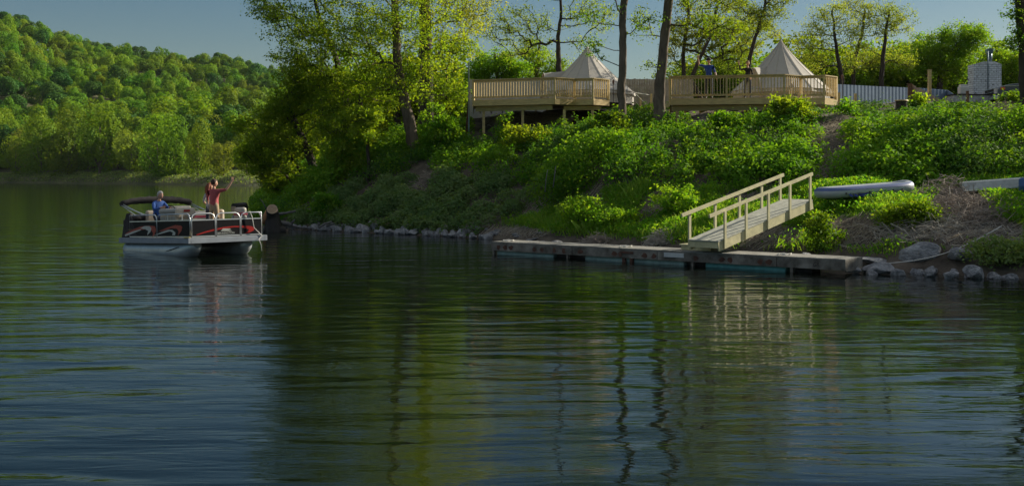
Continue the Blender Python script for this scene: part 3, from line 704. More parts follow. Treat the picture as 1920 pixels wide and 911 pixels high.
# low distant trees closing the horizon behind the fences
gp = [grow('background_tree', 'x', (0, 0, 0), [(0, 0, -.3, .16), (.1, 0, 1.5, .12), (0, .1, 3.4, .05)],
      [(0, 0, 3.0, 1.9, 1.7, 1.5, 60), (.9, 0, 2.2, 1.2, 1.2, .9, 26), (-1, 0, 2.3, 1.2, 1.2, 1, 26)], [LEAF_BRIGHT, LEAF_TREE][i], seed=60 + i, lpc=40, cr=.36, lsize=0.176, attach=.2, m_bark=BARKD) for i in range(2)]
BG = [(1190, 104, 1.0), (1225, 96, 1.0), (1160, 92, .9), (1310, 88, 1.4), (1270, 86, 1.2), (1350, 84, 1.5), (1400, 88, 1.4), (1440, 92, 1.2), (1510, 92, 1.8), (1545, 90, 1.6), (1585, 92, 1.7), (1625, 94, 1.8), (1665, 92, 1.7), (1700, 90, 1.8), (1740, 92, 1.5), (1790, 92, 1.6), (1840, 94, 1.6), (1880, 92, 1.6), (1000, 84, 1.2), (1030, 88, 1.1), (1070, 90, .9), (1910, 90, 1.7), (820, 78, 1.6), (745, 78, 1.6), (690, 80, 1.7), (625, 80, 1.7), (580, 78, 1.4), (1205, 108, 1.1), (1180, 112, 1.0), (1225, 100, .9), (1500, 104, 1.2), (1530, 98, 1.0), (1560, 102, 1.15), (1600, 100, 1.0), (1640, 104, 1.1), (1680, 98, 1.15), (1715, 100, 1.3), (1480, 96, 1.0),
      (1290, 92, 1.1), (1330, 94, 1.2), (1375, 90, 1.3), (870, 84, 1.1), (840, 82, 1.2), (905, 90, 1.0), (960, 92, 1.0), (1100, 95, .9), (1820, 100, 1.3), (1900, 100, 1.2), (720, 84, 1.6), (660, 86, 1.5), (780, 80, 1.3), (600, 88, 1.3), (1950, 96, 1.4), (1130, 90, .9)]
for i, (px, D, s) in enumerate(BG):
    o = gp[i % 2] if i < 2 else copy_tree(gp[i % 2])
    x = PX(px, D); o.location = (x, D, H1(x, D) - .2); o.scale = (s * 1.1, s * 1.1, s); o.rotation_euler = (0, 0, i * 2.4)
    w_ = next(t for lim, t in ((860, 'low bushy tree in the belt behind the pale leaning trunk'), (1160, 'low bushy tree in the belt behind the left deck and tent'), (1250, 'low bushy tree seen over the tan fence between the two tall trunks'),
        (1480, 'low bushy tree in the belt behind the two waving people'), (1700, 'low bushy tree behind the blue-grey metal fence and dark open trees'), (9999, 'low bushy tree beside and behind the white block tower')) if px < lim)
    tag(o, w_, 'tree', 'low trees ' + w_.split(' ', 3)[3])

# ================================================================== BANK COVER
def zone(px, py):
    """0 dense shrub, 1 low bramble, 2 grass, 3 dry reeds / litter, 4 bare"""
    z = np.zeros(px.shape, int)
    # lower terrace edge between shrubs and grass, in picture direction
    edge = np.interp(px, [0, 560, 700, 900, 1000, 1060, 1180, 1300, 1500, 1700, 1920], [999, 999, 999, 425, 405, 388, 350, 348, 352, 352, 345])
    z[py > edge] = 2
    lo = np.interp(px, [0, 560, 640, 800, 930, 1000, 1040], [999, 400, 350, 330, 335, 380, 999])
    z[(py > lo) & (py <= edge)] = 1
    return z
def proj(X, Y, Z): return 960 + X / Y * FPX, HOR + (CAMH - Z) / Y * FPX
def in_ell(px, py, cx, cy, rx, ry): return ((px - cx) / rx) ** 2 + ((py - cy) / ry) ** 2 < 1
def litter(px, py):
    m = in_ell(px, py, 1568, 265, 36, 50) | in_ell(px, py, 1555, 315, 34, 30)
    m |= in_ell(px, py, 1800, 415, 70, 52) | in_ell(px, py, 1860, 450, 85, 34) | in_ell(px, py, 1600, 440, 80, 30) | in_ell(px, py, 1690, 440, 80, 18)
    m |= in_ell(px, py, 1430, 445, 70, 24) | in_ell(px, py, 1240, 385, 27, 26) | in_ell(px, py, 1400, 378, 60, 14)
    m |= in_ell(px, py, 985, 222, 85, 26) | in_ell(px, py, 1340, 212, 60, 14) | in_ell(px, py, 1115, 375, 14, 26)
    m |= in_ell(px, py, 960, 440, 60, 12) | in_ell(px, py, 1000, 395, 22, 18)
    m |= in_ell(px, py, 1880, 270, 26, 34) | in_ell(px, py, 800, 320, 24, 22)
    return m
# shrub mounds: cluster centres over the steep bank
def sample(n, x0=-24, x1=34, y0=22, y1=74):
    X = rng.uniform(x0, x1, n); Y = rng.uniform(y0, y1, n); d = sdist(X, Y); k = d > .25
    X = X[k]; Y = Y[k]; d = d[k]; Z = H(X, Y); return X, Y, Z, d
DECKS = [((6.6, 47.6), (15.6, 56)), ((-2.2, 52.6), (7.6, 61)), ]
def under_deck(X, Y): 
    m = np.zeros(X.shape, bool)
    for (a, b) in DECKS: m |= (X > a[0]) & (X < b[0]) & (Y > a[1]) & (Y < b[1])
    return m
X, Y, Z, d = sample(11000); px, py = proj(X, Y, Z); zn = zone(px, py)
k = (zn < 2) & ~litter(px, py) & ~litter(px, py - 16) & (d < 21) & (vnoise(X, Y, .9, 55) < .86) & ~under_deck(X, Y)
X, Y, Z, d, zn = [q[k] for q in (X, Y, Z, d, zn)]
print('mounds', len(X))
lush = vnoise(X, Y, .28, 21)                       # tall thickets and hollows
rad = np.where(zn == 0, .28 + .55 * lush + .2 * rng.random(len(X)), .32 + .26 * rng.random(len(X)))
up = np.where(zn == 0, .15 + 2.1 * np.clip(lush - .35, 0, 1) * rng.random(len(X)) * np.clip(d / 3, .2, 1), .08)
flat = pdist(TOE, X, Y) > 8.5
up = np.where(flat, up * .2, up); up = up * np.where(X > 11.5, .5, 1) * np.interp(pdist(TOE, X, Y), [4, 7], [1, .5]); rad = rad * np.interp(pdist(TOE, X, Y), [5.5, 8], [1, .72]); rad = np.where(flat, rad * .7, rad)
def mound_leaves(sel, per, size, m, name, label, tone):
    global rng
    Xs, Ys, Zs, rs, us = X[sel], Y[sel], Z[sel], rad[sel], up[sel]; nc = len(Xs)
    per_ = np.maximum(8, (per * (rs / .5) ** 1.6)).astype(int); k = np.repeat(np.arange(nc), per_); n = len(k)
    u = nrmz(rng.normal(size=(n, 3)) + np.array([0, -.25, .45])); rr = rs[k][:, None] * (.72 + .38 * rng.random((n, 1)))
    C = np.stack([Xs, Ys, Zs + us], -1)[k] + u * rr * np.array([1, 1, .85])
    spr = rng.random(n) < .06; C[spr, 2] += rng.random(spr.sum()) * .35; 
    gz = H(C[:, 0], C[:, 1]); C[:, 2] = np.maximum(C[:, 2], gz + .03)
    kk = sdist(C[:, 0], C[:, 1]) > .05; C = C[kk]; u = u[kk]; k = k[kk]; n = len(C)
    N = u * .75 + rng.normal(size=(n, 3)) * .5 + np.array([0, -.1, .35])
    cl = rng.random(nc); rnd = np.clip(.15 + .5 * cl[k] + .3 * vnoise(C[:, 0], C[:, 1], .5, 33) + .18 * rng.normal(size=n) + tone, 0, 1)
    print(name, n)
    o = leaves(name, C, N, size * rng.uniform(.6, 1.4, n), m, rnd=rnd); return tag(o, label, 'ground cover', kind='stuff')
kind_ = vnoise(X, Y, .42, 61) * .7 + .3 * rng.random(len(X))
mound_leaves((zn == 0) & (kind_ <= .62) & (kind_ > .37), 150, .115, LEAF_BUSH, 'undergrowth', 'dense green vines and shrubs covering the steep bank', 0)
mound_leaves((zn == 0) & (kind_ <= .37), 190, .095, LEAF_IVY, 'ivy_cover', 'darker small-leaved ivy patches on the steep bank', 0)
mound_leaves((zn == 0) & (kind_ > .62), 110, .145, LEAF_BRIGHT2, 'young_shoots', 'fresher larger-leaved yellow-green growth on the steep bank', -.2)
mound_leaves(zn == 1, 440, .105, LEAF_VINE, 'bramble_cover', 'dull green bramble on the lower slope above the stones', 0)
# sprays of stems with leaves standing out of the cover
def sprays(n, sel, hgt, label, name, m, lpc=22, size=.12, seed=3):
    global rng
    ii = rng.choice(np.where(sel)[0], n)
    b = np.stack([X[ii], Y[ii], Z[ii] + up[ii]], -1); tip = b + np.stack([rng.normal(size=n) * .25, rng.normal(size=n) * .2 - .1, hgt * rng.uniform(.5, 1.2, n)], -1)
    t = rng.random((n, lpc)) ** .7; C = (b[:, None] * (1 - t[..., None]) + tip[:, None] * t[..., None] + rng.normal(size=(n, lpc, 3)) * .07).reshape(-1, 3)
    N = rng.normal(size=C.shape) + np.array([0, -.2, .6])
    V, F = leaves_arrays(C, nrmz(N), size * rng.uniform(.6, 1.3, len(C)), .6)
    o = quads_mesh(name, V, F, m, None, np.clip(rng.random(len(C)) * .6 + np.repeat(rng.random(n), lpc) * .4, 0, 1))
    return tag(o, label, 'ground cover', kind='stuff')
sprays(1100, (zn == 0) & (pdist(TOE, X, Y) < 7), .75, 'fresh leafy shoots standing out of the bank undergrowth', 'shoots', LEAF_BUSH)

# grass and weeds on the terrace -------------------------------------
def blades(name, X, Y, Z, h, wid, m, label, lean=.35, cat='grass', rnd=None):
    n = len(X); a = rng.uniform(0, 6.28, n); ca, sa = np.cos(a), np.sin(a); L = rng.normal(size=(n, 2)) * lean * h[:, None]
    V = np.empty((n, 4, 3)); V[:, 0] = np.stack([X - ca * wid, Y - sa * wid, Z - .03], -1); V[:, 1] = np.stack([X + ca * wid, Y + sa * wid, Z - .03], -1)
    V[:, 2] = np.stack([X + L[:, 0] * .45 + ca * wid * .7, Y + L[:, 1] * .45 + sa * wid * .7, Z + h * .6], -1); V[:, 3] = np.stack([X + L[:, 0], Y + L[:, 1], Z + h], -1)
    F = np.arange(n * 4).reshape(n, 4)
    o = quads_mesh(name, V.reshape(-1, 3), F, m, None, rng.random(n) if rnd is None else rnd); return tag(o, label, cat, kind='stuff')
gX, gY, gZ, gd = sample(340000, -3, 24, 22, 44); px, py = proj(gX, gY, gZ); g = zone(px, py); k = (g == 2) & ~litter(px, py) & (gd > .5) & (rng.random(len(gX)) < sstep(.3, 1.6, gd))
gX, gY, gZ, gd = gX[k], gY[k], gZ[k], gd[k]
tall = vnoise(gX, gY, .6, 41) * .6 + vnoise(gX, gY, 2.2, 42) * .4
k = rng.random(len(gX)) < .42 + .9 * sstep(.3, .62, tall); gX, gY, gZ, gd, tall = gX[k], gY[k], gZ[k], gd[k], tall[k]
print('grass', len(gX))
blades('grass', gX, gY, gZ, (.10 + .62 * np.clip(tall - .25, 0, 1)) * rng.uniform(.6, 1.3, len(gX)), .011, GRASS, 'long green grass on the low terrace behind the dock', rnd=np.clip(tall * .8 + .25 * rng.normal(size=len(gX)), 0, 1))
# leafy weeds mixed with the grass
k = (tall > .36) & (rng.random(len(gX)) < .7); wx, wy, wz = np.repeat(gX[k], 3), np.repeat(gY[k], 3), np.repeat(gZ[k], 3); n = len(wx)
wx = wx + rng.normal(size=n) * .1; wy = wy + rng.normal(size=n) * .1
ground_leaves('terrace_weeds', wx, wy, wz, rng.random(n) * (.15 + .4 * vnoise(wx, wy, .8, 5)), rng.uniform(.05, .12, n), LEAF_BRIGHT, 'leafy weeds growing through the terrace grass', 'weeds')
print('weeds', n)
# dry reeds and litter lying on the ground
lX, lY, lZ, ld = sample(420000, -4, 34, 22, 60); px, py = proj(lX, lY, lZ); k = litter(px, py) & (rng.random(len(lX)) < .55); lX, lY, lZ = lX[k], lY[k], lZ[k]; n = len(lX)
print('litter', n)
a = rng.normal(size=n) * .7 - .5; L = rng.uniform(.08, .42, n); dx, dy = np.cos(a) * L, -np.sin(a) * L
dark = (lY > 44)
V = np.empty((n, 4, 3)); z2 = H(lX + dx, lY + dy) + rng.random(n) * .12
wv = rng.uniform(.006, .014, n)
V[:, 0] = np.stack([lX, lY, lZ + .01], -1); V[:, 1] = np.stack([lX, lY - wv, lZ + .02 + wv], -1); V[:, 3] = np.stack([lX + dx, lY + dy, z2], -1); V[:, 2] = np.stack([lX + dx, lY + dy - wv, z2 + wv], -1)
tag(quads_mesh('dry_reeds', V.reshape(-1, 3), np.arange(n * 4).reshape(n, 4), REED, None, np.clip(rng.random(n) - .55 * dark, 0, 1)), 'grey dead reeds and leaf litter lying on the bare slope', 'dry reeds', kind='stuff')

# individually readable shrubs ---------------------------------------
def shrub(label, px, py, D, rx, rz, n, m, seed, name='shrub', lp=44, ls=.13):
    top = ZY(py, D) + rz * .9; x = PX(px, D); g = H1(x, D); top = max(top, g + .35); cz = (g + top) / 2; hz = max(rz, (top - g) / 2)
    return grow(name, label, (x, D, g), [(x, D, g - .2, .05), (x + .05, D, g + (top - g) * .3, .035), (x, D, g + (top - g) * .7, .015)],
                [(x, D, cz, rx, rx * .8, hz, int(n * 1.35))], m, cat='shrub', lpc=int(lp * 1.15), cr=.17, lsize=ls, seed=seed, attach=.1, m_bark=BARKD, crownname='foliage')
shrub('bright yellow-green shrub below the left deck posts', 985, 248, 49.0, 1.15, .45, 46, LEAF_BRIGHT, 101)
shrub('round sunlit shrub in front of the right deck corner', 1480, 222, 45.0, .95, .75, 70, LEAF_BRIGHT, 102)
shrub('yellow-topped shrub under the middle of the right deck', 1365, 238, 44.5, .75, .5, 36, LEAF_BRIGHT, 103)
shrub('dark green shrub at the foot of the straight tall trunk', 1150, 228, 45.5, .9, .45, 44, LEAF_BUSH, 104)
shrub('glowing shrub right of the leaning pale trunk', 822, 215, 51.5, .95, .65, 56, LEAF_BRIGHT, 105)
shrub('small green bush growing under the left deck', 948, 222, 51.2, .45, .45, 18, LEAF_BUSH, 106)
shrub('thin yellow shrub at the top of the eroded patch', 1592, 222, 45.5, .45, .55, 16, LEAF_BRIGHT, 107, lp=30)
shrub('yellow-leaved bush in front of the plank fence', 1722, 190, 50.5, .35, .3, 14, LEAF_BRIGHT, 108)
shrub('bush in front of the truck bonnet', 1898, 186, 48.0, .5, .3, 26, LEAF_BUSH, 109)
shrub('dense green bush on the slope below the striped raft', 1700, 398, 30.0, .85, .3, 60, LEAF_BUSH, 110, ls=.10)
shrub('smaller green bush on the slope beside the gangway top', 1545, 412, 30.2, .45, .25, 20, LEAF_BUSH, 111, ls=.10)
shrub('leafy vine shrub at the right picture edge above the stones', 1880, 462, 26.6, .8, .28, 36, LEAF_VINE, 112, ls=.09)
shrub('bright green bush at the waterside left of the bramble slope', 612, 390, 49.5, .7, .6, 34, LEAF_BUSH, 113)
shrub('pale green ferny bush behind the dock end with the landing stones', 1150, 405, 38.2, .9, .3, 44, LEAF_BRIGHT, 114, ls=.10)
shrub('yellow-green hedge-like bush on the terrace edge left of the gangway', 1095, 385, 39.2, 1.0, .3, 50, LEAF_BRIGHT, 115, ls=.11)
shrub('yellow sunlit reedy bush at the back of the terrace', 1270, 362, 37.5, .9, .3, 40, LEAF_BRIGHT, 116, ls=.11)

# unseen trees added beyond the right picture edge to shade the dock and gangway
for i, (x, y, h, r_) in enumerate([(24, 32.5, 13, 3.0), (30, 33.5, 15, 3.6), (36, 37, 16, 4.0)]):
    g = H1(x, y)
    grow('leafy_tree', 'added shade tree on the bank outside the right picture edge', (x, y, g), [(x, y, g - .4, .28), (x + .3, y, g + h * .5, .2), (x, y, g + h * .85, .07)],
         [(x, y, g + h * .62, r_, r_, h * .30, 230), (x - 1, y + .5, g + h * .35, r_ * .8, r_ * .8, h * .16, 90)], LEAF_TREE, seed=140 + i, lpc=34, cr=.42, lsize=.22, attach=.15, group='added shade trees beyond the right picture edge')
# ================================================================== DECKS AND TENTS
def railing(parent, a, b, zf, h=.98, post_a=True, post_b=True, mids=0, mw=WOOD):
    """one straight railing between a and b (2D), floor height zf"""
    a = Vector((a[0], a[1], 0)); b = Vector((b[0], b[1], 0)); L = (b - a).length; d = (b - a) / L
    m = MB(); m.bar(a + Vector((0, 0, zf + h)), b + Vector((0, 0, zf + h)), .14, .04); rl = m.build('top_rail', mw, parent)
    m = MB(); m.bar(a + Vector((0, 0, zf + h - .07)), b + Vector((0, 0, zf + h - .07)), .04, .09)
    m.bar(a + Vector((0, 0, zf + .13)), b + Vector((0, 0, zf + .13)), .04, .09); m.build('rail_board', mw, parent)
    n = int(L / .135); m = MB()
    side = Vector((d.y, -d.x, 0)) * .042
    for i in range(1, n):
        p = a + d * (L * i / n) + side
        m.box((p.x, p.y, zf + .5), (.036, .036, .84), rz=math.atan2(d.y, d.x))
    m.build('balusters', mw, parent)
    ps = ([a] if post_a else []) + ([b] if post_b else []) + [a + d * (L * (k + 1) / (mids + 1)) for k in range(mids)]
    for p in ps:
        m = MB(); m.box((p.x, p.y, zf + .44), (.095, .095, 1.06), rz=math.atan2(d.y, d.x)); m.build('rail_post', mw, parent)

def deck(name, label, pts, zf, back, posts, braces, mids):
    """pts: front outline (A..E) as 2D points; back: y of the rear edge"""
    root = thing(name, label, 'deck', (pts[0][0], pts[0][1], 0)); o = Vector((pts[0][0], pts[0][1], 0))
    P2 = [(p[0] - o.x, p[1] - o.y) for p in pts]; by = back - o.y; P2_y0 = pts[0][1]
    rlx = (P2[0][0] + o.x) / P2_y0 * back - o.x
    poly = P2 + [(P2[-1][0] + .1, by), (rlx, by)]
    m = MB(); m.prism(poly, (0, 0, zf - .04), (1, 0, 0), (0, 1, 0), (0, 0, 1), .04); m.build('deck_boards', WOOD, root)
    m = MB()
    for i in range(len(P2) - 1):
        a, b = Vector((*P2[i], zf - .17)), Vector((*P2[i + 1], zf - .17)); d = (b - a).normalized(); n = Vector((d.y, -d.x, 0))
        m.bar(a + n * .03 - d * .02 * (i > 0), b + n * .03, .045, .25)
    a, b = Vector((P2[0][0], P2[0][1], zf - .17)), Vector((rlx, by, zf - .17)); m.bar(a, b, .045, .25)
    m.build('fascia', WOOD, root)
    for i in range(len(P2) - 1):
        railing(root, P2[i], P2[i + 1], zf, post_a=(i == 0), post_b=True, mids=mids[i])
    railing(root, (rlx, by), P2[0], zf, post_a=False, post_b=False, mids=1)
    m = MB(); y0 = .35
    m.bar((P2[0][0] + .1, P2[0][1] + y0, zf - .42), (P2[1][0] - .1, P2[1][1] + y0, zf - .42), .09, .24)
    for k in range(7):
        t = k / 6; x = P2[0][0] + .15 + (P2[1][0] - P2[0][0] - .3) * t; m.bar((x, P2[0][1] + .1, zf - .18), (x, by, zf - .18), .045, .2)
    m.bar((P2[3][0] - 1.4, P2[3][1] + .5, zf - .42), (P2[3][0] + .4, P2[3][1] + .5, zf - .42), .09, .2)
    m.build('beam', WOOD, root)
    for (px, D) in posts:
        x = PX(px, D); g = H1(x, D) - .3; m = MB(); m.box((x - o.x, D - o.y, (zf - .54 + g) / 2), (.13, .13, zf - .54 - g)); m.build('support_post', WOOD, root)
    for (a, b) in braces:
        m = MB(); m.bar(Vector(a) - o, Vector(b) - o, .13, .045); m.build('brace', WOOD, root)
    return root
pl = lambda px, D: (PX(px, D), D)
ZL, ZR = 6.12, 5.84
deck('wooden_deck', 'raised pine deck on tall posts with the empty railing, left of the two tall trunks',
     [pl(888, 54.0), pl(1040, 52.6), pl(1078, 53.3), pl(1112, 53.0), pl(1141, 53.8)], ZL, 60.5,
     [(907, 54.3), (980, 53.6), (1058, 52.9), (1111, 53.3)], [(P(1078, 186, 53.1), P(1054, 196, 52.6))], [0, 0, 0, 0])
deck('wooden_deck', 'raised pine deck with two waving people, right of the two tall trunks',
     [pl(1257, 48.9), pl(1470, 48.0), pl(1502, 48.7), pl(1545, 48.4), pl(1568, 49.2)], ZR, 55.5,
     [(1270, 49.2), (1370, 48.8), (1541, 48.8)], [(P(1502, 182, 48.6), P(1478, 194, 48.2))], [1, 0, 0, 0])

def bell_tent(label, cx, cy, zf, H_=3.0, r=2.5, wall=.62, door_a=-2.0, seed=0):
    root = thing('bell_tent', label, 'tent', (cx, cy, zf)); n = 16
    m = MB(); vs = []; fs = []; K = 12; sub = 4; nn = n * sub
    for j in range(K + 1):
        t = j / K; z = H_ - (H_ - wall) * t
        for i in range(nn):
            a = 2 * math.pi * i / nn; fr = (i % sub) / sub
            rr = .04 + (r - .04) * (t ** 1.10); sag = 1 - .012 * math.sin(math.pi * fr) * math.sin(math.pi * min(1, t * 1.0)) - .022 * math.sin(math.pi * fr) * t
            vs.append((rr * sag * math.cos(a), rr * sag * math.sin(a), z - .05 * math.sin(math.pi * t)))
    for j in range(K):
        for i in range(nn): fs.append((j * nn + i, j * nn + (i + 1) % nn, (j + 1) * nn + (i + 1) % nn, (j + 1) * nn + i))
    m.add(vs, fs, False); m.build('roof_canvas', CANVAS, root)
    m = MB(); vs = []
    for z in (wall - .10, 0):
        for i in range(nn):
            a = 2 * math.pi * i / nn; fr = (i % sub) / sub; rr = (r - .06) * (1 - .045 * math.sin(math.pi * fr)); vs.append((rr * math.cos(a), rr * math.sin(a), z))
    m.add(vs, [(i, (i + 1) % nn, nn + (i + 1) % nn, nn + i) for i in range(nn)]); m.build('wall_canvas', CANVAS, root)
    # valance
    m = MB(); vs = []
    for z, k in ((wall + .0, 1.0), (wall - .16, 1.02)):
        for i in range(nn):
            a = 2 * math.pi * i / nn; fr = (i % sub) / sub; rr = r * (1 - .05 * math.sin(math.pi * fr)) * k; vs.append((rr * math.cos(a), rr * math.sin(a), z))
    m.add(vs, [(i, (i + 1) % nn, nn + (i + 1) % nn, nn + i) for i in range(nn)]); m.build('valance', CANVAS, root)
    # seams as webbing
    m = MB()
    for i in range(n):
        a = 2 * math.pi * i / n; pts = []
        for j in range(K + 1):
            t = j / K; rr = .04 + (r - .04) * (t ** 1.10) + .012; pts.append((rr * math.cos(a), rr * math.sin(a), H_ - (H_ - wall) * t - .05 * math.sin(math.pi * t) + .005))
        m.tube(pts, .008, 5)
    m.build('seam_webbing', mat('cream_webbing', (0.47, 0.44, 0.39), .8, .05), root)
    # arched entrance (A-frame hood)
    da = door_a; d = Vector((math.cos(da), math.sin(da), 0)); s = Vector((-d.y, d.x, 0)); apex_z = 1.55; foot = .55
    m = MB(); A = d * (r * .93) + Vector((0, 0, apex_z)); back_ = d * (r * .48) + Vector((0, 0, H_ * .58))
    pts = []
    for i in range(9):
        t = -1 + 2 * i / 8; pts.append(d * (r * .96) + s * t * foot + Vector((0, 0, apex_z * (1 - .92 * abs(t) ** 2.2) + .05)))
    vs = [back_] + pts; m.add(vs, [(0, i + 1, i + 2) for i in range(8)])
    m.build('door_hood', CANVAS, root)
    m = MB(); m.tube(pts, .025, 6); m.build('door_arch', mat('cream_webbing', (0, 0, 0)), root)
    # flap opening panel darker mesh
    m = MB(); q = [p * 1 - d * .05 for p in pts]; m.add(q, [tuple(range(9))]); m.build('door_panel', mat('tent_door_panel', (.42, .36, .30), .9, .08), root)
    m = MB(); m.tube([(0, 0, 0), (0, 0, H_ + .05)], .025, 8); m.build('centre_pole', ALU, root)
    m = MB(); m.lathe([(.0, H_ + .10), (.05, H_ + .07), (.09, H_ - .06), (.10, H_ - .12)], n=12); m.build('peak_cap', CANVAS, root)
    m = MB()
    for i in range(n):
        a = 2 * math.pi * i / n; m.tube([(r * math.cos(a), r * math.sin(a), wall), ((r + .55) * math.cos(a), (r + .55) * math.sin(a), .06)], .006, 4)
    m.build('guy_ropes', mat('white_rope', (.65, .63, .58), .8, .1), root)
    return root
bell_tent('cream bell tent behind the empty railing, nearer the left', 3.95, 57.6, ZL, 2.98, 2.5, door_a=R(-165))
bell_tent('cream bell tent behind the railing where two people wave', PX(1466, 52.6), 52.8, ZR, 3.02, 2.35, door_a=R(-138))

# tent platform posts with rope between the decks
TX = [(1184, 176, 197, 58.5), (1221, 176, 194, 58.5), (1201, 183, 193, 59.5)]
for i, (px, t, b, D) in enumerate(TX):
    m = MB(); x = PX(px, D); z1 = ZY(t, D); z0 = H1(x, D) - .2
    m.box((0, 0, (z0 + z1) / 2), (.11, .11, z1 - z0)); o = m.build('wooden_stake', WOOD, None); o.location = (x, D, 0)
    tag(o, ['wooden stake with rope right beside the left tent', 'tallest wooden stake, where the tent rope ends by the tan fence', 'short stake between two taller stakes beside the left tent'][i], 'stake')
a, b = P(1160, 166, 58.0), P(1221, 179, 58.5); mid = (a + b) / 2 - Vector((0, 0, .05))
m = MB(); m.tube([a, mid, b], .018, 6); tag(m.build('guy_rope', mat('white_rope', (.65, .63, .58)), origin=a), 'thick white rope from the left tent to the stake', 'rope')
def torch(label, px, ytop, D):
    x = PX(px, D); g = H1(x, D); zt = ZY(ytop, D); root = thing('garden_torch', label, 'torch', (x, D, g))
    m = MB(); m.tube([(0, 0, -.2), (0, 0, zt - g - .25)], .018, 7); m.build('pole', BARKD, root)
    m = MB(); m.lathe([(.02, zt - g - .27), (.055, zt - g - .08), (.05, zt - g - .04), (.015, zt - g)], n=10); m.build('torch_head', RUST, root); return root
torch('thin dark garden torch at the right end of the left deck', 1150, 150, 54.6)
torch('tall garden torch standing right of the right deck', 1579, 140, 52.5)
def post_(name, label, px, yt, yb, D, wd, m_, cat='post', lean=0):
    x = PX(px, D); zt = ZY(yt, D); zb = min(ZY(yb, D), H1(x, D) - .2) ; m = MB(); m.bar((0, 0, zb), (lean, 0, zt), wd, wd); m.box((lean, 0, zt + .01), (wd * 1.15, wd * 1.15, .03))
    o = m.build(name, m_, None); o.location = (x, D, 0); return tag(o, label, cat)
post_('wooden_post', 'short wooden stake right of the right deck corner', 1573, 175, 195, 51.8, .10, WOOD)
post_('wooden_post', 'short stake in the ivy in front of the metal fence', 1604, 177, 195, 52.5, .10, WOOD)
post_('fence_post', 'brown post where the metal fence meets the plank fence', 1706, 158, 195, 56, .18, mat('brown_post', (.16, .09, .05), .9, .3))
post_('wooden_post', 'tall pale post rising above the plank fence', 1743, 132, 190, 55.2, .15, WOOD)
post_('wooden_post', 'small brown post in front of the white block tower', 1814, 172, 190, 51, .10, mat('brown_post', (.16, .09, .05)))
post_('steel_post', 'thin grey steel post left of the left deck', 879, 118, 212, 54.5, .06, mat('painted_steel', (.20, .26, .26), .5, .1))
post_('leaning_plank', 'dark rusty plank leaning at the left end of the left deck', 873, 174, 215, 54.8, .09, RUST, 'plank', .18)

# ================================================================== FENCES
def corr_fence(name, label, pts, m_, rib=.30, depth=.010, posts=True):
    """pts: [(x,y,z0,z1)...] corrugated upright sheets"""
    root = thing(name, label, 'fence', (pts[0][0], pts[0][1], 0)); o = Vector((pts[0][0], pts[0][1], 0))
    for i in range(len(pts) - 1):
        a, b = pts[i], pts[i + 1]; L = math.hypot(b[0] - a[0], b[1] - a[1]); n = max(2, int(L / (rib / 4))); d = Vector((b[0] - a[0], b[1] - a[1], 0)) / L; nn = Vector((d.y, -d.x, 0))
        prof = (0, 1, 1, 0); vs = []
        for k in range(n + 1):
            t = k / n; p = Vector((a[0], a[1], 0)) + d * L * t + nn * depth * prof[k % 4] - o
            vs += [(p.x, p.y, a[2] + (b[2] - a[2]) * t), (p.x, p.y, a[3] + (b[3] - a[3]) * t), (p.x - nn.x * .012, p.y - nn.y * .012, a[3] + (b[3] - a[3]) * t), (p.x - nn.x * .012, p.y - nn.y * .012, a[2] + (b[2] - a[2]) * t)]
        fs = []
        for k in range(n):
            q = 4 * k; fs += [(q, q + 4, q + 5, q + 1), (q + 1, q + 5, q + 6, q + 2), (q + 2, q + 6, q + 7, q + 3)]
        m = MB(); m.add(vs, fs); m.build('metal_sheet', m_, root)
        if posts:
            m = MB(); p = Vector((a[0], a[1], 0)) - nn * .1 - o; m.box((p.x, p.y, (a[2] + a[3]) / 2 - .1), (.09, .09, a[3] - a[2])); m.build('fence_post', WOODD, root)
    return root
def fp(px, D, yt, base=None):
    x = PX(px, D); return (x, D, H1(x, D) - .15 if base is None else base, ZY(yt, D))
corr_fence('metal_fence', 'pale grey corrugated fence behind the left deck', [fp(881, 61, 149), fp(930, 61.3, 150), fp(1000, 61.6, 150.5), fp(1060, 62, 150)], METALL)
corr_fence('metal_fence', 'blue-grey corrugated metal fence running right from the right deck', [fp(1566, 57, 158), fp(1640, 59, 162), fp(1712, 61, 165)], METALF)
corr_fence('metal_fence', 'far stretch of blue-grey metal fence curving away behind the plank fence', [fp(1722, 61.3, 165), fp(1776, 62.5, 169), fp(1787, 60.5, 176), fp(1797, 58.5, 186)], METALF)
def plank_fence(name, label, a, b, pw=.14, slope=None):
    root = thing(name, label, 'fence', (a[0], a[1], 0)); o = Vector((a[0], a[1], 0)); L = math.hypot(b[0] - a[0], b[1] - a[1]); n = int(L / pw); d = Vector((b[0] - a[0], b[1] - a[1], 0)) / L
    m = MB(); r_ = random.Random(5)
    for k in range(n):
        t = (k + .5) / n; p = d * L * t; zb = a[2] + (b[2] - a[2]) * t; zt = a[3] + (b[3] - a[3]) * t + r_.uniform(-.02, .02)
        off = Vector((d.y, -d.x, 0)) * r_.uniform(-.006, .006)
        m.box((p.x + off.x, p.y + off.y, (zb + zt) / 2), (pw * .93, .022, zt - zb), rz=math.atan2(d.y, d.x))
    m.build('boards', PLANKF, root)
    m = MB()
    for f in (.2, .8):
        m.bar(Vector((0, .045, a[2] + (a[3] - a[2]) * f)), d * L + Vector((0, .045, b[2] + (b[3] - b[2]) * f)), .04, .09)
    m.build('cross_rail', PLANKF, root)
    return root
plank_fence('board_fence', 'tan upright board fence between the left tent and the right deck', fp(1120, 62.4, 148), fp(1300, 60.5, 149))
a = fp(1708, 56.2, 158); b = fp(1775, 53.5, 192)
plank_fence('board_fence', 'brown plank fence with its top slanting down to the right', (a[0], a[1], a[2] - .3, a[3]), (b[0], b[1], b[2] - .5, b[3]))

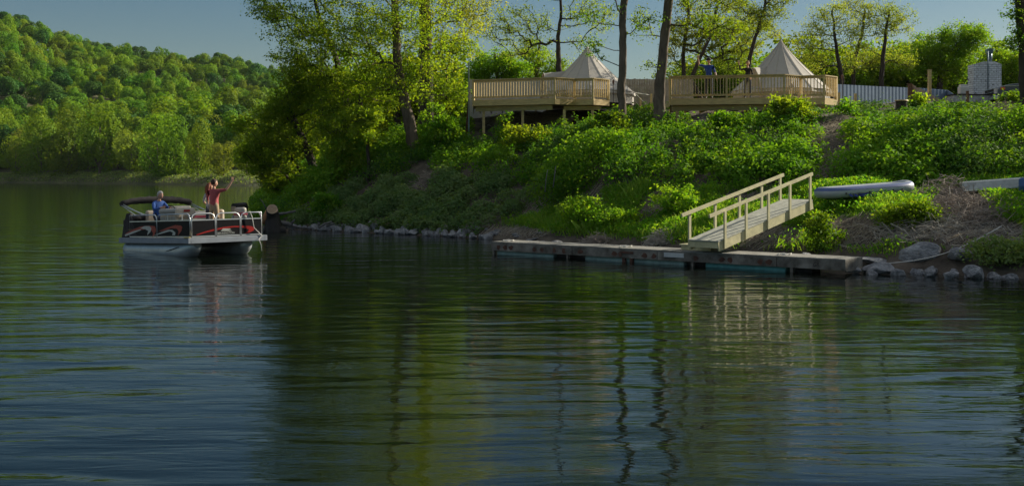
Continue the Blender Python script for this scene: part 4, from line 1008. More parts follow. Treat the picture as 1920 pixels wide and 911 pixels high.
# ================================================================== BLOCK TOWER, BOX, WALL, TRUCK
WHITEB = mat('peeling_white_paint', (0.42, 0.43, 0.44), 0.85, 0.35, 5, bump=.01, col2=(0.58, 0.60, 0.62), bscale=10)
def brick_mat():
    m = bpy.data.materials.new('painted_block'); m.use_nodes = True; t = m.node_tree; b = t.nodes['Principled BSDF']; b.inputs['Roughness'].default_value = .85
    tc = t.nodes.new('ShaderNodeTexCoord'); mp = t.nodes.new('ShaderNodeMapping'); mp.inputs['Rotation'].default_value = (R(90), 0, 0)
    t.links.new(tc.outputs['Object'], mp.inputs['Vector']); br = t.nodes.new('ShaderNodeTexBrick')
    br.inputs['Scale'].default_value = 1; br.inputs['Brick Width'].default_value = .22; br.inputs['Row Height'].default_value = .11; br.inputs['Mortar Size'].default_value = .008
    br.inputs['Color1'].default_value = (.66, .70, .76, 1); br.inputs['Color2'].default_value = (.54, .58, .64, 1); br.inputs['Mortar'].default_value = (.16, .17, .18, 1)
    n = t.nodes.new('ShaderNodeTexNoise'); n.inputs['Scale'].default_value = 9; n.inputs['Detail'].default_value = 5; t.links.new(tc.outputs['Object'], n.inputs['Vector'])
    cr = t.nodes.new('ShaderNodeValToRGB'); cr.color_ramp.elements[0].position = .34; cr.color_ramp.elements[1].position = .40
    mx = t.nodes.new('ShaderNodeMix'); mx.data_type = 'RGBA'; t.links.new(n.outputs['Fac'], cr.inputs['Fac']); t.links.new(cr.outputs['Color'], mx.inputs[0])
    mx.inputs[6].default_value = (.10, .10, .11, 1); t.links.new(mp.outputs[0], br.inputs['Vector']); t.links.new(br.outputs['Color'], mx.inputs[7]); t.links.new(mx.outputs[2], b.inputs['Base Color'])
    return m
D = 56.0; x = PX(1846, D); zb = H1(x, D) - .2; root = thing('block_tower', 'white painted block chimney hut with a steel stovepipe on top', 'chimney', (x, D, zb)); zt = ZY(122, D) - zb
BM_ = brick_mat(); wd = 52 / FPX * D
m = MB(); m.box((0, 0, zt / 2), (wd, .7, zt)); m.build('block_wall', BM_, root)
m = MB(); m.add([(-wd / 2, -.36, zt), (wd / 2, -.36, zt), (wd / 2, .36, zt), (-wd / 2, .36, zt), (-.12, -.25, zt + .14), (.42, -.25, zt + .14), (.42, .25, zt + .14), (-.12, .25, zt + .14)], [(0, 1, 5, 4), (1, 2, 6, 5), (2, 3, 7, 6), (3, 0, 4, 7), (4, 5, 6, 7)]); m.build('sloping_cap', WHITEB, root)
STEELP = mat('blue_grey_steel', (.13, .19, .24), .45, .2, 4, metal=.5)
px_ = .27; m = MB(); m.tube([(px_, 0, zt + .05), (px_, 0, ZY(98, D) - zb)], .11, 14); m.build('stovepipe', STEELP, root)
zc = ZY(97, D) - zb; m = MB(); m.tube([(px_ - .03, -.13, zc), (px_ - .03, .13, zc)], .155, 18); m.tube([(px_ - .03, -.145, zc), (px_ - .03, -.125, zc)], .08, 14); m.build('fan_housing', STEELP, root)
m = MB(); m.tube([(px_ - .26, -.385, zc - .02), (px_ - .26, -.385, zt - .05), (px_ - .26, -.39, .4)], .028, 7); m.build('drain_pipe', STEELP, root)
# white box
D = 55.0; x = PX(1806, D); zb = H1(x, D); zt = ZY(158, D); root = thing('white_tank', 'small white plastic tank just left of the block tower', 'tank', (x, D, zb - .1)); h = zt - zb + .1
WPL = mat('white_plastic', (.62, .60, .58), .5, .08)
m = MB(); m.box((0, 0, h - .32), (.44, .4, .40)); m.build('body', WPL, root, bevel=.05)
m = MB(); m.box((0, 0, h - .08), (.34, .3, .1)); m.build('lid', WPL, root, bevel=.02)
m = MB(); m.box((0, 0, (h - .52) / 2), (.3, .3, h - .52)); m.build('stand', WPL, root)
# low wall / trailer bed between
D = 54.0; x0, x1 = PX(1788, D), PX(1876, D); zt = ZY(177, D); root = thing('low_trailer', 'low white sided trailer with a dark top rail in front of the block tower', 'trailer', (x0, D, 0))
m = MB(); m.box(((x1 - x0) / 2, .5, zt - .22), (x1 - x0, 1.0, .34)); m.build('side', WHITEB, root)
m = MB(); m.box(((x1 - x0) / 2, .5, zt - .02), (x1 - x0 + .06, 1.06, .06)); m.build('top_rail', DARK, root)
for t in (.12, .88):
    m = MB(); g = H1(x0 + (x1 - x0) * t, D) - .2; m.box(((x1 - x0) * t, .5, (g + zt - .39) / 2), (.12, .6, zt - .39 - g)); m.build('leg', RUST, root)
# pickup truck, bonnet towards the left
def truck():
    D = 53.0; x0 = PX(1871, D); zg = ZY(156, D) - 1.29; root = thing('pickup_truck', 'dark and silver pickup truck bonnet cut by the right picture edge', 'truck', (x0, D, zg), R(-6)); root.scale = (1.14, 1.14, 1.14)
    PT = mat('truck_paint', (.10, .115, .14), .3, .1, 2, spec=.6); CH = mat('chrome', (.6, .62, .65), .2, .05, 3, metal=.9); GL = mat('dark_glass', (.02, .03, .035), .05, .1, 2, spec=.8); TY = mat('tyre_rubber', (.02, .02, .02), .9, .2)
    prof = [(0, .42), (0, .86), (.12, .98), (.5, 1.08), (1.35, 1.16), (1.38, 1.16), (5.3, 1.16), (5.3, .48), (4.6, .45), (4.45, .75), (3.85, .75), (3.7, .45), (1.3, .42), (1.15, .75), (.55, .75), (.42, .42)]
    m = MB(); m.prism(prof, (0, 0, 0), (1, 0, 0), (0, 0, 1), (0, 1, 0), 1.9); m.build('body', PT, root, bevel=.03)
    m = MB(); cab = [(1.38, 1.16), (2.0, 1.72), (2.25, 1.78), (3.1, 1.76), (3.3, 1.16)]; m.prism(cab, (0, .12, 0), (1, 0, 0), (0, 0, 1), (0, 1, 0), 1.66); cb = m.build('cab', PT, root, bevel=.03)
    for s in (.105, 1.785):
        m = MB(); m.prism([(1.62, 1.2), (2.08, 1.66), (2.5, 1.7), (2.5, 1.2)], (0, s, 0), (1, 0, 0), (0, 0, 1), (0, 1, 0), .012); m.build('side_window', GL, root)
    m = MB(); m.add([(1.40, .2, 1.20), (1.40, 1.7, 1.20), (1.96, 1.6, 1.70), (1.96, .3, 1.70)], [(0, 1, 2, 3)]); o = m.build('windscreen', GL, root); o.location = (-.02, 0, .02)
    m = MB(); m.box((-.02, .95, .78), (.05, 1.2, .26)); m.build('grille', DARK, root)
    m = MB(); m.box((-.04, .95, .92), (.05, 1.3, .03)); m.box((-.04, .95, .78), (.05, 1.2, .02)); m.build('grille_trim', CH, root)
    m = MB(); m.box((-.06, .95, .52), (.16, 1.9, .18)); m.build('bumper', CH, root, bevel=.03)
    for s in (.2, 1.7): m = MB(); m.box((-.01, s, .80), (.08, .3, .2)); m.build('headlight', WPL, root)
    m = MB(); m.box((.2, -.012, .9), (.18, .03, .11)); m.build('marker_light', mat('amber_lens', (.7, .2, .06), .3, .1), root)
    for xx in (.85, 4.15):
        for s in (.0, 1.9):
            m = MB(); m.tube([(xx, s - .1, .36), (xx, s + .1, .36)], .36, 18); wl = m.build('wheel', TY, root); m = MB(); m.tube([(xx, s - .115, .36), (xx, s + .115, .36)], .2, 14); m.build('rim', CH, wl)
    m = MB(); m.box((1.62, -.16, 1.24), (.1, .22, .2)); m.tube([(1.62, -.05, 1.2), (1.62, .02, 1.18)], .02, 6); m.build('door_mirror', CH, root, bevel=.02)
    m = MB(); m.box((.75, -.01, 1.0), (1.1, .012, .03)); m.build('side_trim', CH, root)
truck()
# tree stump on the bank top
D = 49.5; x = PX(1690, D); g = H1(x, D) - .2; zt = ZY(190, D); root = thing('cut_stump', 'wide sawn stump with a pale top in the ivy before the metal fence', 'stump', (x, D, g))
m = MB(); m.lathe([(.34, 0), (.27, .15), (.24, zt - g)], n=16); m.build('stump_side', BARKD, root)
m = MB(); m.lathe([(.30, zt - g), (.29, zt - g + .05), (0, zt - g + .055)], n=16); m.build('cut_top', WOOD, root)

# ================================================================== DOCK
A = Vector((PX(922, 33.9), 33.9, 0)); B = Vector((PX(1586, 26.6), 26.6, 0)); DL = (B - A).length; dd = (B - A) / DL; dn = Vector((-dd.y, dd.x, 0))
drz = math.atan2(dd.y, dd.x); DZ = .385
dock = thing('floating_dock', 'long weathered wooden dock on aqua floats along the shore', 'dock', (A.x, A.y, 0), drz)
m = MB(); segs = [(0, 3.1), (3.12, 6.0), (6.02, 9.55), (9.57, DL)]
for i, (a, b) in enumerate(segs):
    m = MB(); m.box(((a + b) / 2, 0, DZ - .035 - .12), (b - a, .045, .24)); m.build('fascia_board', WOODD, dock)
m = MB(); n = int(DL / .145)
for k in range(n): m.box((DL * (k + .5) / n, .505, DZ - .017), (DL / n - .006, 1.06, .034))
m.build('deck_boards', mat('grey_dock_board', (0.20, 0.195, 0.175), 0.85, 0.35, 4, bump=0.004), dock)
m = MB(); m.box((DL / 2, .99, DZ - .17), (DL, .045, .27)); m.build('rear_fascia', WOODD, dock)
for xx in (.022, DL - .022):
    m = MB(); m.box((xx, .49, DZ - .172), (.044, .92, .268)); m.build('end_board', WOODD, dock)
m = MB()
for k in range(9): m.box((.3 + k * (DL - .6) / 8, .51, DZ - .13), (.05, .9, .19))
m.build('joists', WOODD, dock)
FLO = mat('aqua_float', (.10, .30, .29), .6, .3, 4, bump=.004); FLO2 = mat('pale_float', (.26, .36, .33), .6, .3, 4)
for a, b, mt_ in ((.15, 2.35, FLO2), (3.5, 6.9 - .1, FLO2), (7.45, 9.75, FLO)):
    m = MB(); m.box(((a + b) / 2, .47, -.03), (b - a, .8, .26)); m.build('float', mt_, dock, bevel=.03)
for a, b in ((2.4, 3.45), (6.85, 7.4), (9.95, 10.4)):
    m = MB(); m.box(((a + b) / 2, .45, .02), (b - a, .5, .16)); m.build('float_bracket', DARK, dock)
for xx, w_ in ((.08, .07), (2.92, .07), (4.9, .10), (5.15, .10), (7.1, .07), (9.95, .07)):
    m = MB(); m.box((xx, .03, -.12), (w_, .09, .5)); m.build('pile_post', RUST if w_ > .08 else WOODD, dock)
m = MB(); m.box((5.02, -.035, DZ - .12), (.42, .03, .06)); m.build('iron_plate', RUST, dock)
m = MB(); m.box((6.55, -.036, DZ - .12), (.62, .025, .12)); m.build('white_plate', mat('white_board', (.5, .52, .52), .7, .1), dock)
r_ = random.Random(3)
for xx in (.3, .55, .8, 1.7, 2.0, 2.45, 2.8, 3.4, 4.6, 4.8, 5.6, 5.9, 7.2, 8.0, 8.25, 9.1, 9.35):
    m = MB(); pl_ = [(r_.uniform(.7, 1) * math.cos(t) * r_.uniform(.05, .13), r_.uniform(.7, 1) * math.sin(t) * .085) for t in [k * .7 for k in range(9)]]
    m.prism(pl_, (xx, -.0235, DZ - .17), (1, 0, 0), (0, 0, 1), (0, -1, 0), .003); m.build('rust_stain', RUST, dock)
text_mesh('G8,', .17, DARK, dock, 'painted_mark', (DL - .75, -.026, DZ - .17), (R(90), 0, 0), .2, .001, .7)
# mooring cleats and coiled line on the dock
for xx, lab in ((4.75, 'coiled pale line on the dock, left of the gangway steps'), (.4, 'small loop of line at the left end of the dock'), (9.6, 'bit of tangled line near the right end of the dock')):
    m = MB(); pts = []
    for k in range(40): t = k * .55; rr = .16 + .03 * math.sin(k * 1.7); pts.append((math.cos(t) * rr, math.sin(t) * rr * .8, .012 + .03 * (k / 40) + .012 * math.sin(k * 2.1)))
    m.tube(pts, .009, 5); o = m.build('dock_line', mat('white_rope', (.65, .63, .58)), None); q = A + dd * xx + dn * .3; o.location = (q.x, q.y, DZ + .003); tag(o, lab, 'rope')

# ================================================================== GANGWAY
N0 = Vector((PX(1345, 28.5), 28.5, ZY(452, 28.5))); N1 = Vector((PX(1522, 31.6), 31.6, ZY(374, 31.6)))
gd_ = N1 - N0; GL_ = gd_.length; gu = gd_.normalized(); gs = Vector((-gu.y, gu.x, 0)).normalized()   # towards the far side
gn = gu.cross(gs).normalized() * -1
if gn.z < 0: gn = -gn
GW = .92
gang = thing('gangway', 'sloping wooden gangway with handrails from the dock up to the bank', 'gangway', tuple(N0)); O = N0
m = MB(); nb = int(GL_ / .14)
for k in range(nb):
    c = gu * (GL_ * (k + .5) / nb) + gs * GW / 2 - gn * .016; Mx = Matrix((gu, gs, gn)).transposed(); m.box(c, (GL_ / nb - .004, GW + .06, .032), rot=Mx)
m.build('ramp_boards', WOODTOP, gang)
for off in (0, GW):
    m = MB(); m.bar(gs * off - gn * .155, gu * GL_ + gs * off - gn * .155, .04, .24, up=gn); m.build('stringer', WOODG, gang)
m = MB(); m.bar(-gn * .12 + gu * .02, gs * GW - gn * .12 + gu * .02, .04, .16); m.build('end_board', WOODG, gang)
for off, pos_, sgn in ((-.045, (.06, .27, .50, .735, .965), -1), (GW + .045, (.02, .27, .52, .76, .97), 1)):
    for t in pos_:
        c = gu * GL_ * t + gs * off; m = MB(); m.bar(c + Vector((0, 0, -.26)), c + Vector((0, 0, .70)), .085, .045, up=gs); m.build('handrail_post', WOODG, gang)
    m = MB(); o2 = gs * (off - sgn * .06); m.bar(o2 + Vector((0, 0, .72)) - gu * .33, o2 + gu * (GL_ * 1.0 + (.06 if sgn < 0 else -.05)) + Vector((0, 0, .72)), .045, .09); m.build('handrail', WOODG, gang)
q = A + dd * 0
def on_dock(px): # point on the dock centre line seen at px
    best = min(range(200), key=lambda k: abs(960 + (A + dd * DL * k / 200 + dn * .6).x / (A + dd * DL * k / 200 + dn * .6).y * FPX - px)); return A + dd * DL * best / 200 + dn * .6
c = on_dock(1314); stp = thing('landing_step', 'low two-plank wooden step on the dock at the gangway foot', 'step', (c.x, c.y, DZ), drz)
m = MB(); m.box((0, 0, .145), (.98, .55, .035)); m.build('tread', WOODG, stp)
m = MB(); m.box((0, -.22, .066), (.90, .04, .12)); m.box((0, .22, .066), (.90, .04, .12)); m.build('riser', WOODG, stp)

# ================================================================== STRIPED RAFT AND GREY BOAT ON THE TERRACE
def raft():
    D = 33.2; a = P(1533, 361, D); b = P(1706, 353, D + .9); L = (b - a).length; c = (a + b) / 2; rz = math.atan2(b.y - a.y, b.x - a.x); x = c.x; g = H1(c.x, c.y)
    zmid = ZY(357, D)
    root = thing('inflatable_boat', 'blue and grey inflatable boat lying on the terrace beyond the gangway top', 'inflatable boat', (c.x, c.y, zmid), rot=(0, R(-3.5), rz))
    GV = mat('pale_grey_pvc', (.36, .39, .42), .45, .06, 3); BV = mat('slate_blue_pvc', (.07, .11, .27), .45, .1, 3); BB = mat('royal_blue_pvc', (.02, .04, .26), .4, .2, 4)
    W = 1.15; r = .17; hl = L / 2 - r
    def loop(rr, n=56, dz=0, grow_=0):
        pts = []
        for k in range(n):
            t = 2 * math.pi * k / n; cx, cy = math.cos(t), math.sin(t); e = .42
            pts.append((math.copysign(abs(cx) ** e, cx) * (hl + grow_), math.copysign(abs(cy) ** .55, cy) * (W / 2 - r + grow_), dz + .05 * abs(cx) ** 6 * (1 if cx > 0 else .25)))
        return pts + [pts[0]]
    m = MB(); m.tube(loop(r), r, 14, cap=False); m.build('tube', GV, root)
    lp = loop(r); m = MB(); vs = []
    # blue band on the upper outer part of the tube
    n = len(lp) - 1
    for k in range(n + 1):
        p = Vector(lp[k % n]); q = Vector(lp[(k + 1) % n]); d = (q - p).normalized(); out = Vector((d.y, -d.x, 0)).normalized()
        if out.dot(Vector((p.x, p.y, 0))) < 0: out = -out
        for an in (22, 38, 54, 68): vs.append(p + (out * math.cos(R(an)) + Vector((0, 0, 1)) * math.sin(R(an))) * (r + .004))
    fs = []
    for k in range(n):
        for j in range(3): fs.append((k * 4 + j, k * 4 + j + 1, (k + 1) * 4 + j + 1, (k + 1) * 4 + j))
    m.add(vs, fs, True); m.build('blue_band', BV, root)
    m = MB(); m.prism([(p[0] * .96, p[1] * .9) for p in lp[:-1]], (0, 0, -.13), (1, 0, 0), (0, 1, 0), (0, 0, 1), .05); m.build('floor', BB, root)
    # lower side: blue logo patch with diagonal stripes
    yf = -(W / 2) - .0; 
    def side(poly, name, m_, th=.006, lean=.0):
        q = MB(); q.prism(poly, (0, yf + .035, -.02), (1, 0, 0), (0, .35, 1), (0, -1, .3), th); return q.build(name, m_, root)
    side([(-.55, -.13), (-.15, -.13), (-.15, .01), (-.62, .0)], 'blue_patch', BB)
    side([(-.12, -.13), (.22, -.13), (.20, .01), (-.10, .01)], 'blue_patch', BB)
    for k in range(3): side([(-.95 + k * .16, .0), (-.86 + k * .16, .0), (-.76 + k * .16, -.12), (-.86 + k * .16, -.12)], 'diagonal_stripe', BB)
    text_mesh('KAIAO', .075, GV, root, 'lettering', (.05 - .03, yf + .01, -.075), (R(75), 0, 0), 0, .001, 1.0)
    for xx in (-.2, .25, .62, .95, -1.0):
        m = MB(); m.ell((xx, yf + .01, -.03), (.035, .02, .03), 8, 6); m.build('oarlock_patch', DARK, root)
    m = MB(); pts = [(-.9 + i * .12, yf - .015, -.03 - .03 * abs(math.sin(i * 1.1))) for i in range(17)]; m.tube(pts, .006, 5); m.build('grab_line', DARK, root)
    return root
raft()
def jonboat():
    D = 31.8; a = P(1806, 357, D); b = P(1950, 343, D - .6); L = (b - a).length; g = H1((a.x + b.x) / 2, D); rz = math.atan2(b.y - a.y, b.x - a.x)
    root = thing('aluminium_boat', 'flat grey upturned boat hull lying on the terrace at the right edge', 'boat', (a.x, a.y, ZY(358, D)), rot=(0, R(-4.5), rz))
    HG = mat('weathered_grey_hull', (.33, .35, .34), .6, .2, 5, metal=.1)
    m = MB(); pr = [(0, 0), (1.25, 0), (1.08, .24), (.17, .24)]
    m.add([(0, y, z) for y, z in pr] + [(.25, y, z) for y, z in pr] + [(L, y, z) for y, z in pr], [(0, 1, 2, 3)[::-1], (8, 9, 10, 11)] + [(i, (i + 1) % 4, 4 + (i + 1) % 4, 4 + i) for i in range(4)] + [(4 + i, 4 + (i + 1) % 4, 8 + (i + 1) % 4, 8 + i) for i in range(4)]); m.build('hull', HG, root, bevel=.02)
    m = MB(); m.bar((0, -.02, .0), (L, -.02, .0), .05, .035); m.build('gunwale', ALU, root)
    m = MB()
    for t in (.3, .5, .7): m.bar((.1, t * 1.25, .25), (L, t * 1.25, .25), .03, .02)
    m.build('keel_strip', ALU, root)
jonboat()
D = 30.6; x = PX(1926, D); root = thing('blue_barrel', 'blue plastic barrel cut by the right picture edge beside the upturned hull', 'barrel', (x, D, ZY(359, D)))
m = MB(); m.lathe([(0, 0), (.2, 0), (.22, .03), (.22, .12), (.235, .14), (.22, .16), (.22, .33), (.2, .36), (0, .36)], n=20); m.build('body', mat('blue_plastic', (.04, .10, .25), .45, .1), root)
m = MB(); m.lathe([(.17, .36), (.17, .385), (0, .385)], n=16); m.build('lid', mat('blue_plastic', (0, 0, 0)), root)

# ================================================================== ROCKS
def rock_mesh(seed, flat=.7):
    bm = bmesh.new(); bmesh.ops.create_icosphere(bm, subdivisions=3, radius=1); r_ = random.Random(seed)
    planes = []
    for k in range(13):
        v = Vector((r_.gauss(0, 1), r_.gauss(0, 1), r_.gauss(0, .8))).normalized(); planes.append((v, r_.uniform(.52, .85)))
    for v in bm.verts:
        c = v.co.copy()
        for n_, d_ in planes:
            e = c.dot(n_) - d_
            if e > 0: c -= n_ * e * .95
        c *= 1 + .10 * mnoise.noise(c * 1.7 + Vector((seed, 0, 0))) + .03 * mnoise.noise(c * 6)
        c.z *= flat; v.co = c
    me = bpy.data.meshes.new('stone'); bm.to_mesh(me); bm.free(); me.materials.append(ROCK); return me
ROCKS = [rock_mesh(i) for i in range(9)]
def rock(px, py, wpx, D, label, group=None, hr=.7, name='stone', yc=None, i=None, z=None):
    x = PX(px, D); s = wpx / FPX * D / 2; z = min(ZY(py, D), max(0, H1(x, D)) + .8 * s * hr) if z is None else z
    o = bpy.data.objects.new(name, ROCKS[(i if i is not None else random.randrange(9)) % 9]); COL.objects.link(o); o.location = (x, D, z)
    o.scale = (s, s * random.uniform(.7, 1.0), s * hr / .7); o.rotation_euler = (random.uniform(-.2, .2), random.uniform(-.2, .2), random.uniform(0, 6.28)); return tag(o, label, 'rock', group)
big = [(1650, 498, 62, 27.0, .35, 'flat pale boulder at the waterline just right of the dock end'), (1722, 473, 76, 28.0, .50, 'big rounded boulder under the white rope, set back from the water'),
       (1797, 477, 66, 27.4, .42, 'wide flat boulder right of the rope below the dead twigs'), (1826, 508, 52, 25.9, .50, 'pointed pale boulder standing at the water right of the boulders row'),
       (1782, 513, 44, 25.8, .42, 'slanting low boulder left of the pointed pale one'), (1745, 508, 28, 26.2, .6, 'small block-like stone left of the slanting low boulder'),
       (1745, 492, 24, 26.8, .7, 'small grey stone tucked under the big rounded boulder'), (1512, 443, 46, 28.9, .6, 'slanting grey boulder on the slope under the gangway'),
       (1640, 452, 60, 28.4, .25, 'thin flat slab in the dead reeds above the dock end'), (1600, 487, 34, 27.2, .4, 'half-hidden stone in the grass behind the dock end'),
       (1680, 380, 50, 31.0, .22, 'pale flat slab on the terrace in front of the inflatable boat'), (1043, 455, 28, 36.0, .6, 'grey stone between the dock and the weeds, left of the steps'),
       (1120, 455, 24, 35.0, .5, 'low stone in the weeds behind the middle of the dock'), (1100, 440, 22, 36, .5, 'stone in the weeds slightly above the middle of the dock')]
for i, (px, py, w_, D, hr, lab) in enumerate(big): rock(px, py + 2, w_ * 1.12, D, lab, None, hr, 'boulder', i=i)
LABR = 'grey riprap stone in the row along the foot of the bramble slope'; r_ = random.Random(9)
def shore_at(px, off=0):
    # walk the shoreline for the point seen at px
    best = None
    for i in range(5, 12):
        for k in range(40):
            q = SHORE[i] + (SHORE[i + 1] - SHORE[i]) * k / 40; p_ = 960 + q[0] / q[1] * FPX
            if best is None or abs(p_ - px) < best[0]: best = (abs(p_ - px), q)
    return best[1]
for k in range(84):
    px = 590 + 345 * ((k * .618) % 1) if k < 70 else r_.uniform(640, 900); q = shore_at(px); back = r_.choice([-.25, 0, 0, .25, .5, .8]); D = q[1] + back
    x = PX(px, D); s = r_.uniform(9, 24) * (1.1 if back < .3 else .85); z = max(.02, H1(x, D)) + .05
    rock(px, 0, s, D, LABR, 'riprap stones along the bramble slope', r_.uniform(.55, .85), 'riprap_stone', z=z)
for k in range(30):
    px = r_.uniform(1625, 1990); D = float(np.interp(px, [1620, 1920, 2000], [26.9, 25.3, 24.9])) + r_.uniform(-.1, 1.1); x = PX(px, D); z = max(.0, H1(x, D)) + .02
    rock(px, 0, r_.uniform(14, 34), D, 'small grey stone among the boulders right of the dock', 'small stones right of the dock', r_.uniform(.5, .8), 'small_stone', z=z)
for k in range(14):
    px = r_.uniform(935, 1020); D = r_.uniform(38.5, 41.5); x = PX(px, D)
    if sdist([x], [D])[0] > -.2: rock(px, 0, r_.uniform(10, 20), D, 'thin flat landing slab on the little beach behind the left dock end', 'landing slabs on the beach', .22, 'landing_slab', z=max(.03, H1(x, D)) + .03)
for k in range(16):
    px = r_.uniform(425, 500); D = r_.uniform(52, 62); x = PX(px, D)
    dd_ = sdist([x], [D])[0]
    if -.9 < dd_ < 1.2: rock(px, 0, r_.uniform(12, 26), D, 'dark stone at the tip of the bank behind the pontoon boat', 'dark stones at the bank tip', .7, 'tip_stone', z=max(.05, H1(x, D)) + .1)
for k in range(10):
    px = 505 + k * 9.5; q = shore_at(px); rock(px, 0, r_.uniform(12, 20), q[1] + .1, 'dark wet stone among the driftwood by the upright log', 'dark stones among the driftwood', .7, 'shore_stone', z=.1)

# ================================================================== UPRIGHT LOG, DRIFTWOOD, BRUSH
def sawn_log():
    D = 47.5; base = P(512, 432, D); top = P(513, 392, D); root = thing('upended_log', 'upended thick log standing in the water with its pale sawn face turned to the camera', 'log', tuple(base)); b = Vector(base)
    wet = mat('wet_black_bark', (.018, .014, .012), .6, .3, 7, bump=.03)
    pts = [Vector((.12, 0, -.5)), Vector((.08, 0, .0)), Vector((-.02, 0, .45)), Vector((-.02, -.05, .78)), Vector((.02, -.28, .92))]
    m = MB(); m.tube(pts, [.46, .40, .33, .27, .235], 18); m.tube([(.1, 0, .05), (.45, -.1, .0), (.62, -.12, -.12)], [.24, .2, .14], 12); m.tube([(-.2, 0, .1), (-.42, .1, -.1)], [.2, .1], 10); m.build('trunk', wet, root)
    d = (pts[-1] - pts[-2]).normalized(); q = pts[-1] + d * .004; m = MB(); m.tube([q, q + d * .02], .225, 24)
    m.build('sawn_face', mat('sawn_wood_face', (.42, .30, .19), .8, .12, 8), root)
    m = MB()
    for rr in (.06, .11, .16): m.tube([q + d * .022 + (Matrix.Rotation(a_, 3, d) @ d.orthogonal().normalized()) * rr for a_ in [k * .45 for k in range(15)]], .005, 4)
    m.build('growth_rings', mat('ring_brown', (.22, .13, .08), .9, .1), root)
    m = MB(); m.tube([(-.10, .0, .98), (-.28, .0, .62), (-.42, 0, .28)], [.12, .16, .08], 9); m.build('torn_wood', mat('orange_heartwood', (.30, .14, .06), .85, .3, 5, bump=.03), root)
sawn_log()
DRIFT = mat('driftwood', (.13, .125, .12), .9, .3, 5, bump=.01)
def stick(label, pts, r0, r1, name='driftwood_branch', m_=DRIFT, cat='branch', n=7):
    q = [P(*p) for p in pts]; m = MB(); m.tube(q, list(np.linspace(r0, r1, len(q))), n); return tag(m.build(name, m_, origin=q[0]), label, cat)
stick('long grey branch sticking out right from the upended log', [(518, 402, 48.5), (535, 400, 48.8), (554, 396, 49)], .07, .05)
stick('thick grey driftwood log low on the water right of the upended log', [(522, 418, 48), (540, 420, 48.2), (546, 424, 48.1)], .13, .09)
stick('thin pale driftwood stick just above the waterline', [(549, 424, 48.2), (565, 427, 48), (585, 428, 47.9)], .05, .03)
stick('bent pale driftwood branch in front of the riprap', [(598, 427, 47.6), (608, 420, 47.8), (622, 416, 48)], .05, .05)
stick('forked branch lying over the riprap stones', [(612, 424, 48), (628, 419, 48.2), (640, 413, 48.5)], .05, .02)
stick('small twisted stub between log and riprap', [(545, 420, 48.3), (551, 414, 48.3), (553, 411, 48.3)], .06, .02)
stick('thin dead twig rising left of the upended log', [(500, 392, 50), (492, 378, 50), (487, 372, 50)], .03, .01)
stick('pale fallen stem on the slope under the leaning tree', [(753, 330, 51), (768, 312, 51.5), (778, 304, 52)], .05, .03)
stick('bleached sapling stem in the bank shrubs, left one of a pair', [(1022, 360, 41), (1024, 335, 41.2), (1027, 318, 41.3)], .022, .012)
stick('bleached sapling stem in the bank shrubs, right one of a pair', [(1037, 352, 41), (1040, 328, 41.2), (1042, 312, 41.3)], .022, .012)
c = P(438, 391, 58); root = thing('log_round', 'sawn log round lying on the dark stones behind the pontoon boat', 'log', (c.x, c.y, c.z))
m = MB(); m.tube([(0, 0, 0), (.5, .5, .05)], .27, 16); m.build('bark_side', mat('wet_black_bark', (0, 0, 0)), root); m = MB(); m.tube([(-.006, -.006, 0), (0, 0, 0)], .24, 16); m.build('sawn_face', mat('sawn_wood_face', (0, 0, 0)), root)

def brush(label, px, py, D, rx, rz, n, L, seed, name='brush_pile', m_=TWIG, flat=0):
    rr = random.Random(seed); x = PX(px, D); g = H1(x, D); c = Vector((x, D, g)); m = MB()
    for k in range(n):
        a = rr.uniform(0, 6.28); q = rr.random() ** .5; p = Vector((math.cos(a) * q * rx, math.sin(a) * q * rx * .8, 0)); p.z = H1(c.x + p.x, c.y + p.y) - g + rr.random() * rz * (1 - q * .7)
        d = Vector((rr.gauss(0, 1), rr.gauss(0, .7), rr.gauss(0.1, .45))).normalized() * L * rr.uniform(.4, 1.1); b1 = Vector((rr.gauss(0, 1), rr.gauss(0, 1), rr.gauss(0, 1))) * L * .08
        r0 = rr.uniform(.004, .011); m.tube([p - d / 2, p + b1, p + d / 2], [r0, r0, r0 * .5], 4, cap=False)
    return tag(m.build(name, m_, origin=None), label, 'brush pile').__setattr__('location', c)
brush('tangled brown brush pile right of the inflatable boat', 1775, 362, 32.5, .9, .75, 420, .9, 1)
brush('grey heap of dead twigs spilling down the slope below the brush pile', 1810, 410, 30.3, 1.4, .55, 700, 1.0, 2)
brush('pale dead twig tangle on the slope above the rope', 1730, 425, 29.6, 1.2, .35, 360, .9, 3, m_=STRAW)
brush('round heap of dead grass on the terrace left of the gangway', 1240, 392, 35.0, .48, .42, 420, .5, 4, m_=STRAW)
brush('dead branches lying in the eroded gully between the bank shrubs', 1560, 285, 41.5, .9, .4, 240, .9, 5)
brush('bare twiggy thicket in the ivy below the truck', 1880, 278, 42.5, .7, .8, 240, .8, 6)
brush('dead stems heap on the bramble slope behind the left dock end', 1112, 372, 36.8, .5, .4, 200, .7, 7)
stick('pale bare stem standing upright in the brush pile', [(1783, 400, 31), (1782, 372, 31), (1780, 350, 31)], .02, .012, 'dead_stem', STRAW)
a = P(1660, 494, 27.0); b = P(1878, 424, 27.6); m = MB(); m.tube([a.lerp(b, t) - Vector((0, 0, .22 * math.sin(math.pi * t))) for t in [k / 12 for k in range(13)]], .012, 6)
tag(m.build('mooring_rope', mat('white_rope', (.65, .63, .58)), origin=a), 'white rope stretched up the slope from the flat pale boulder', 'rope')

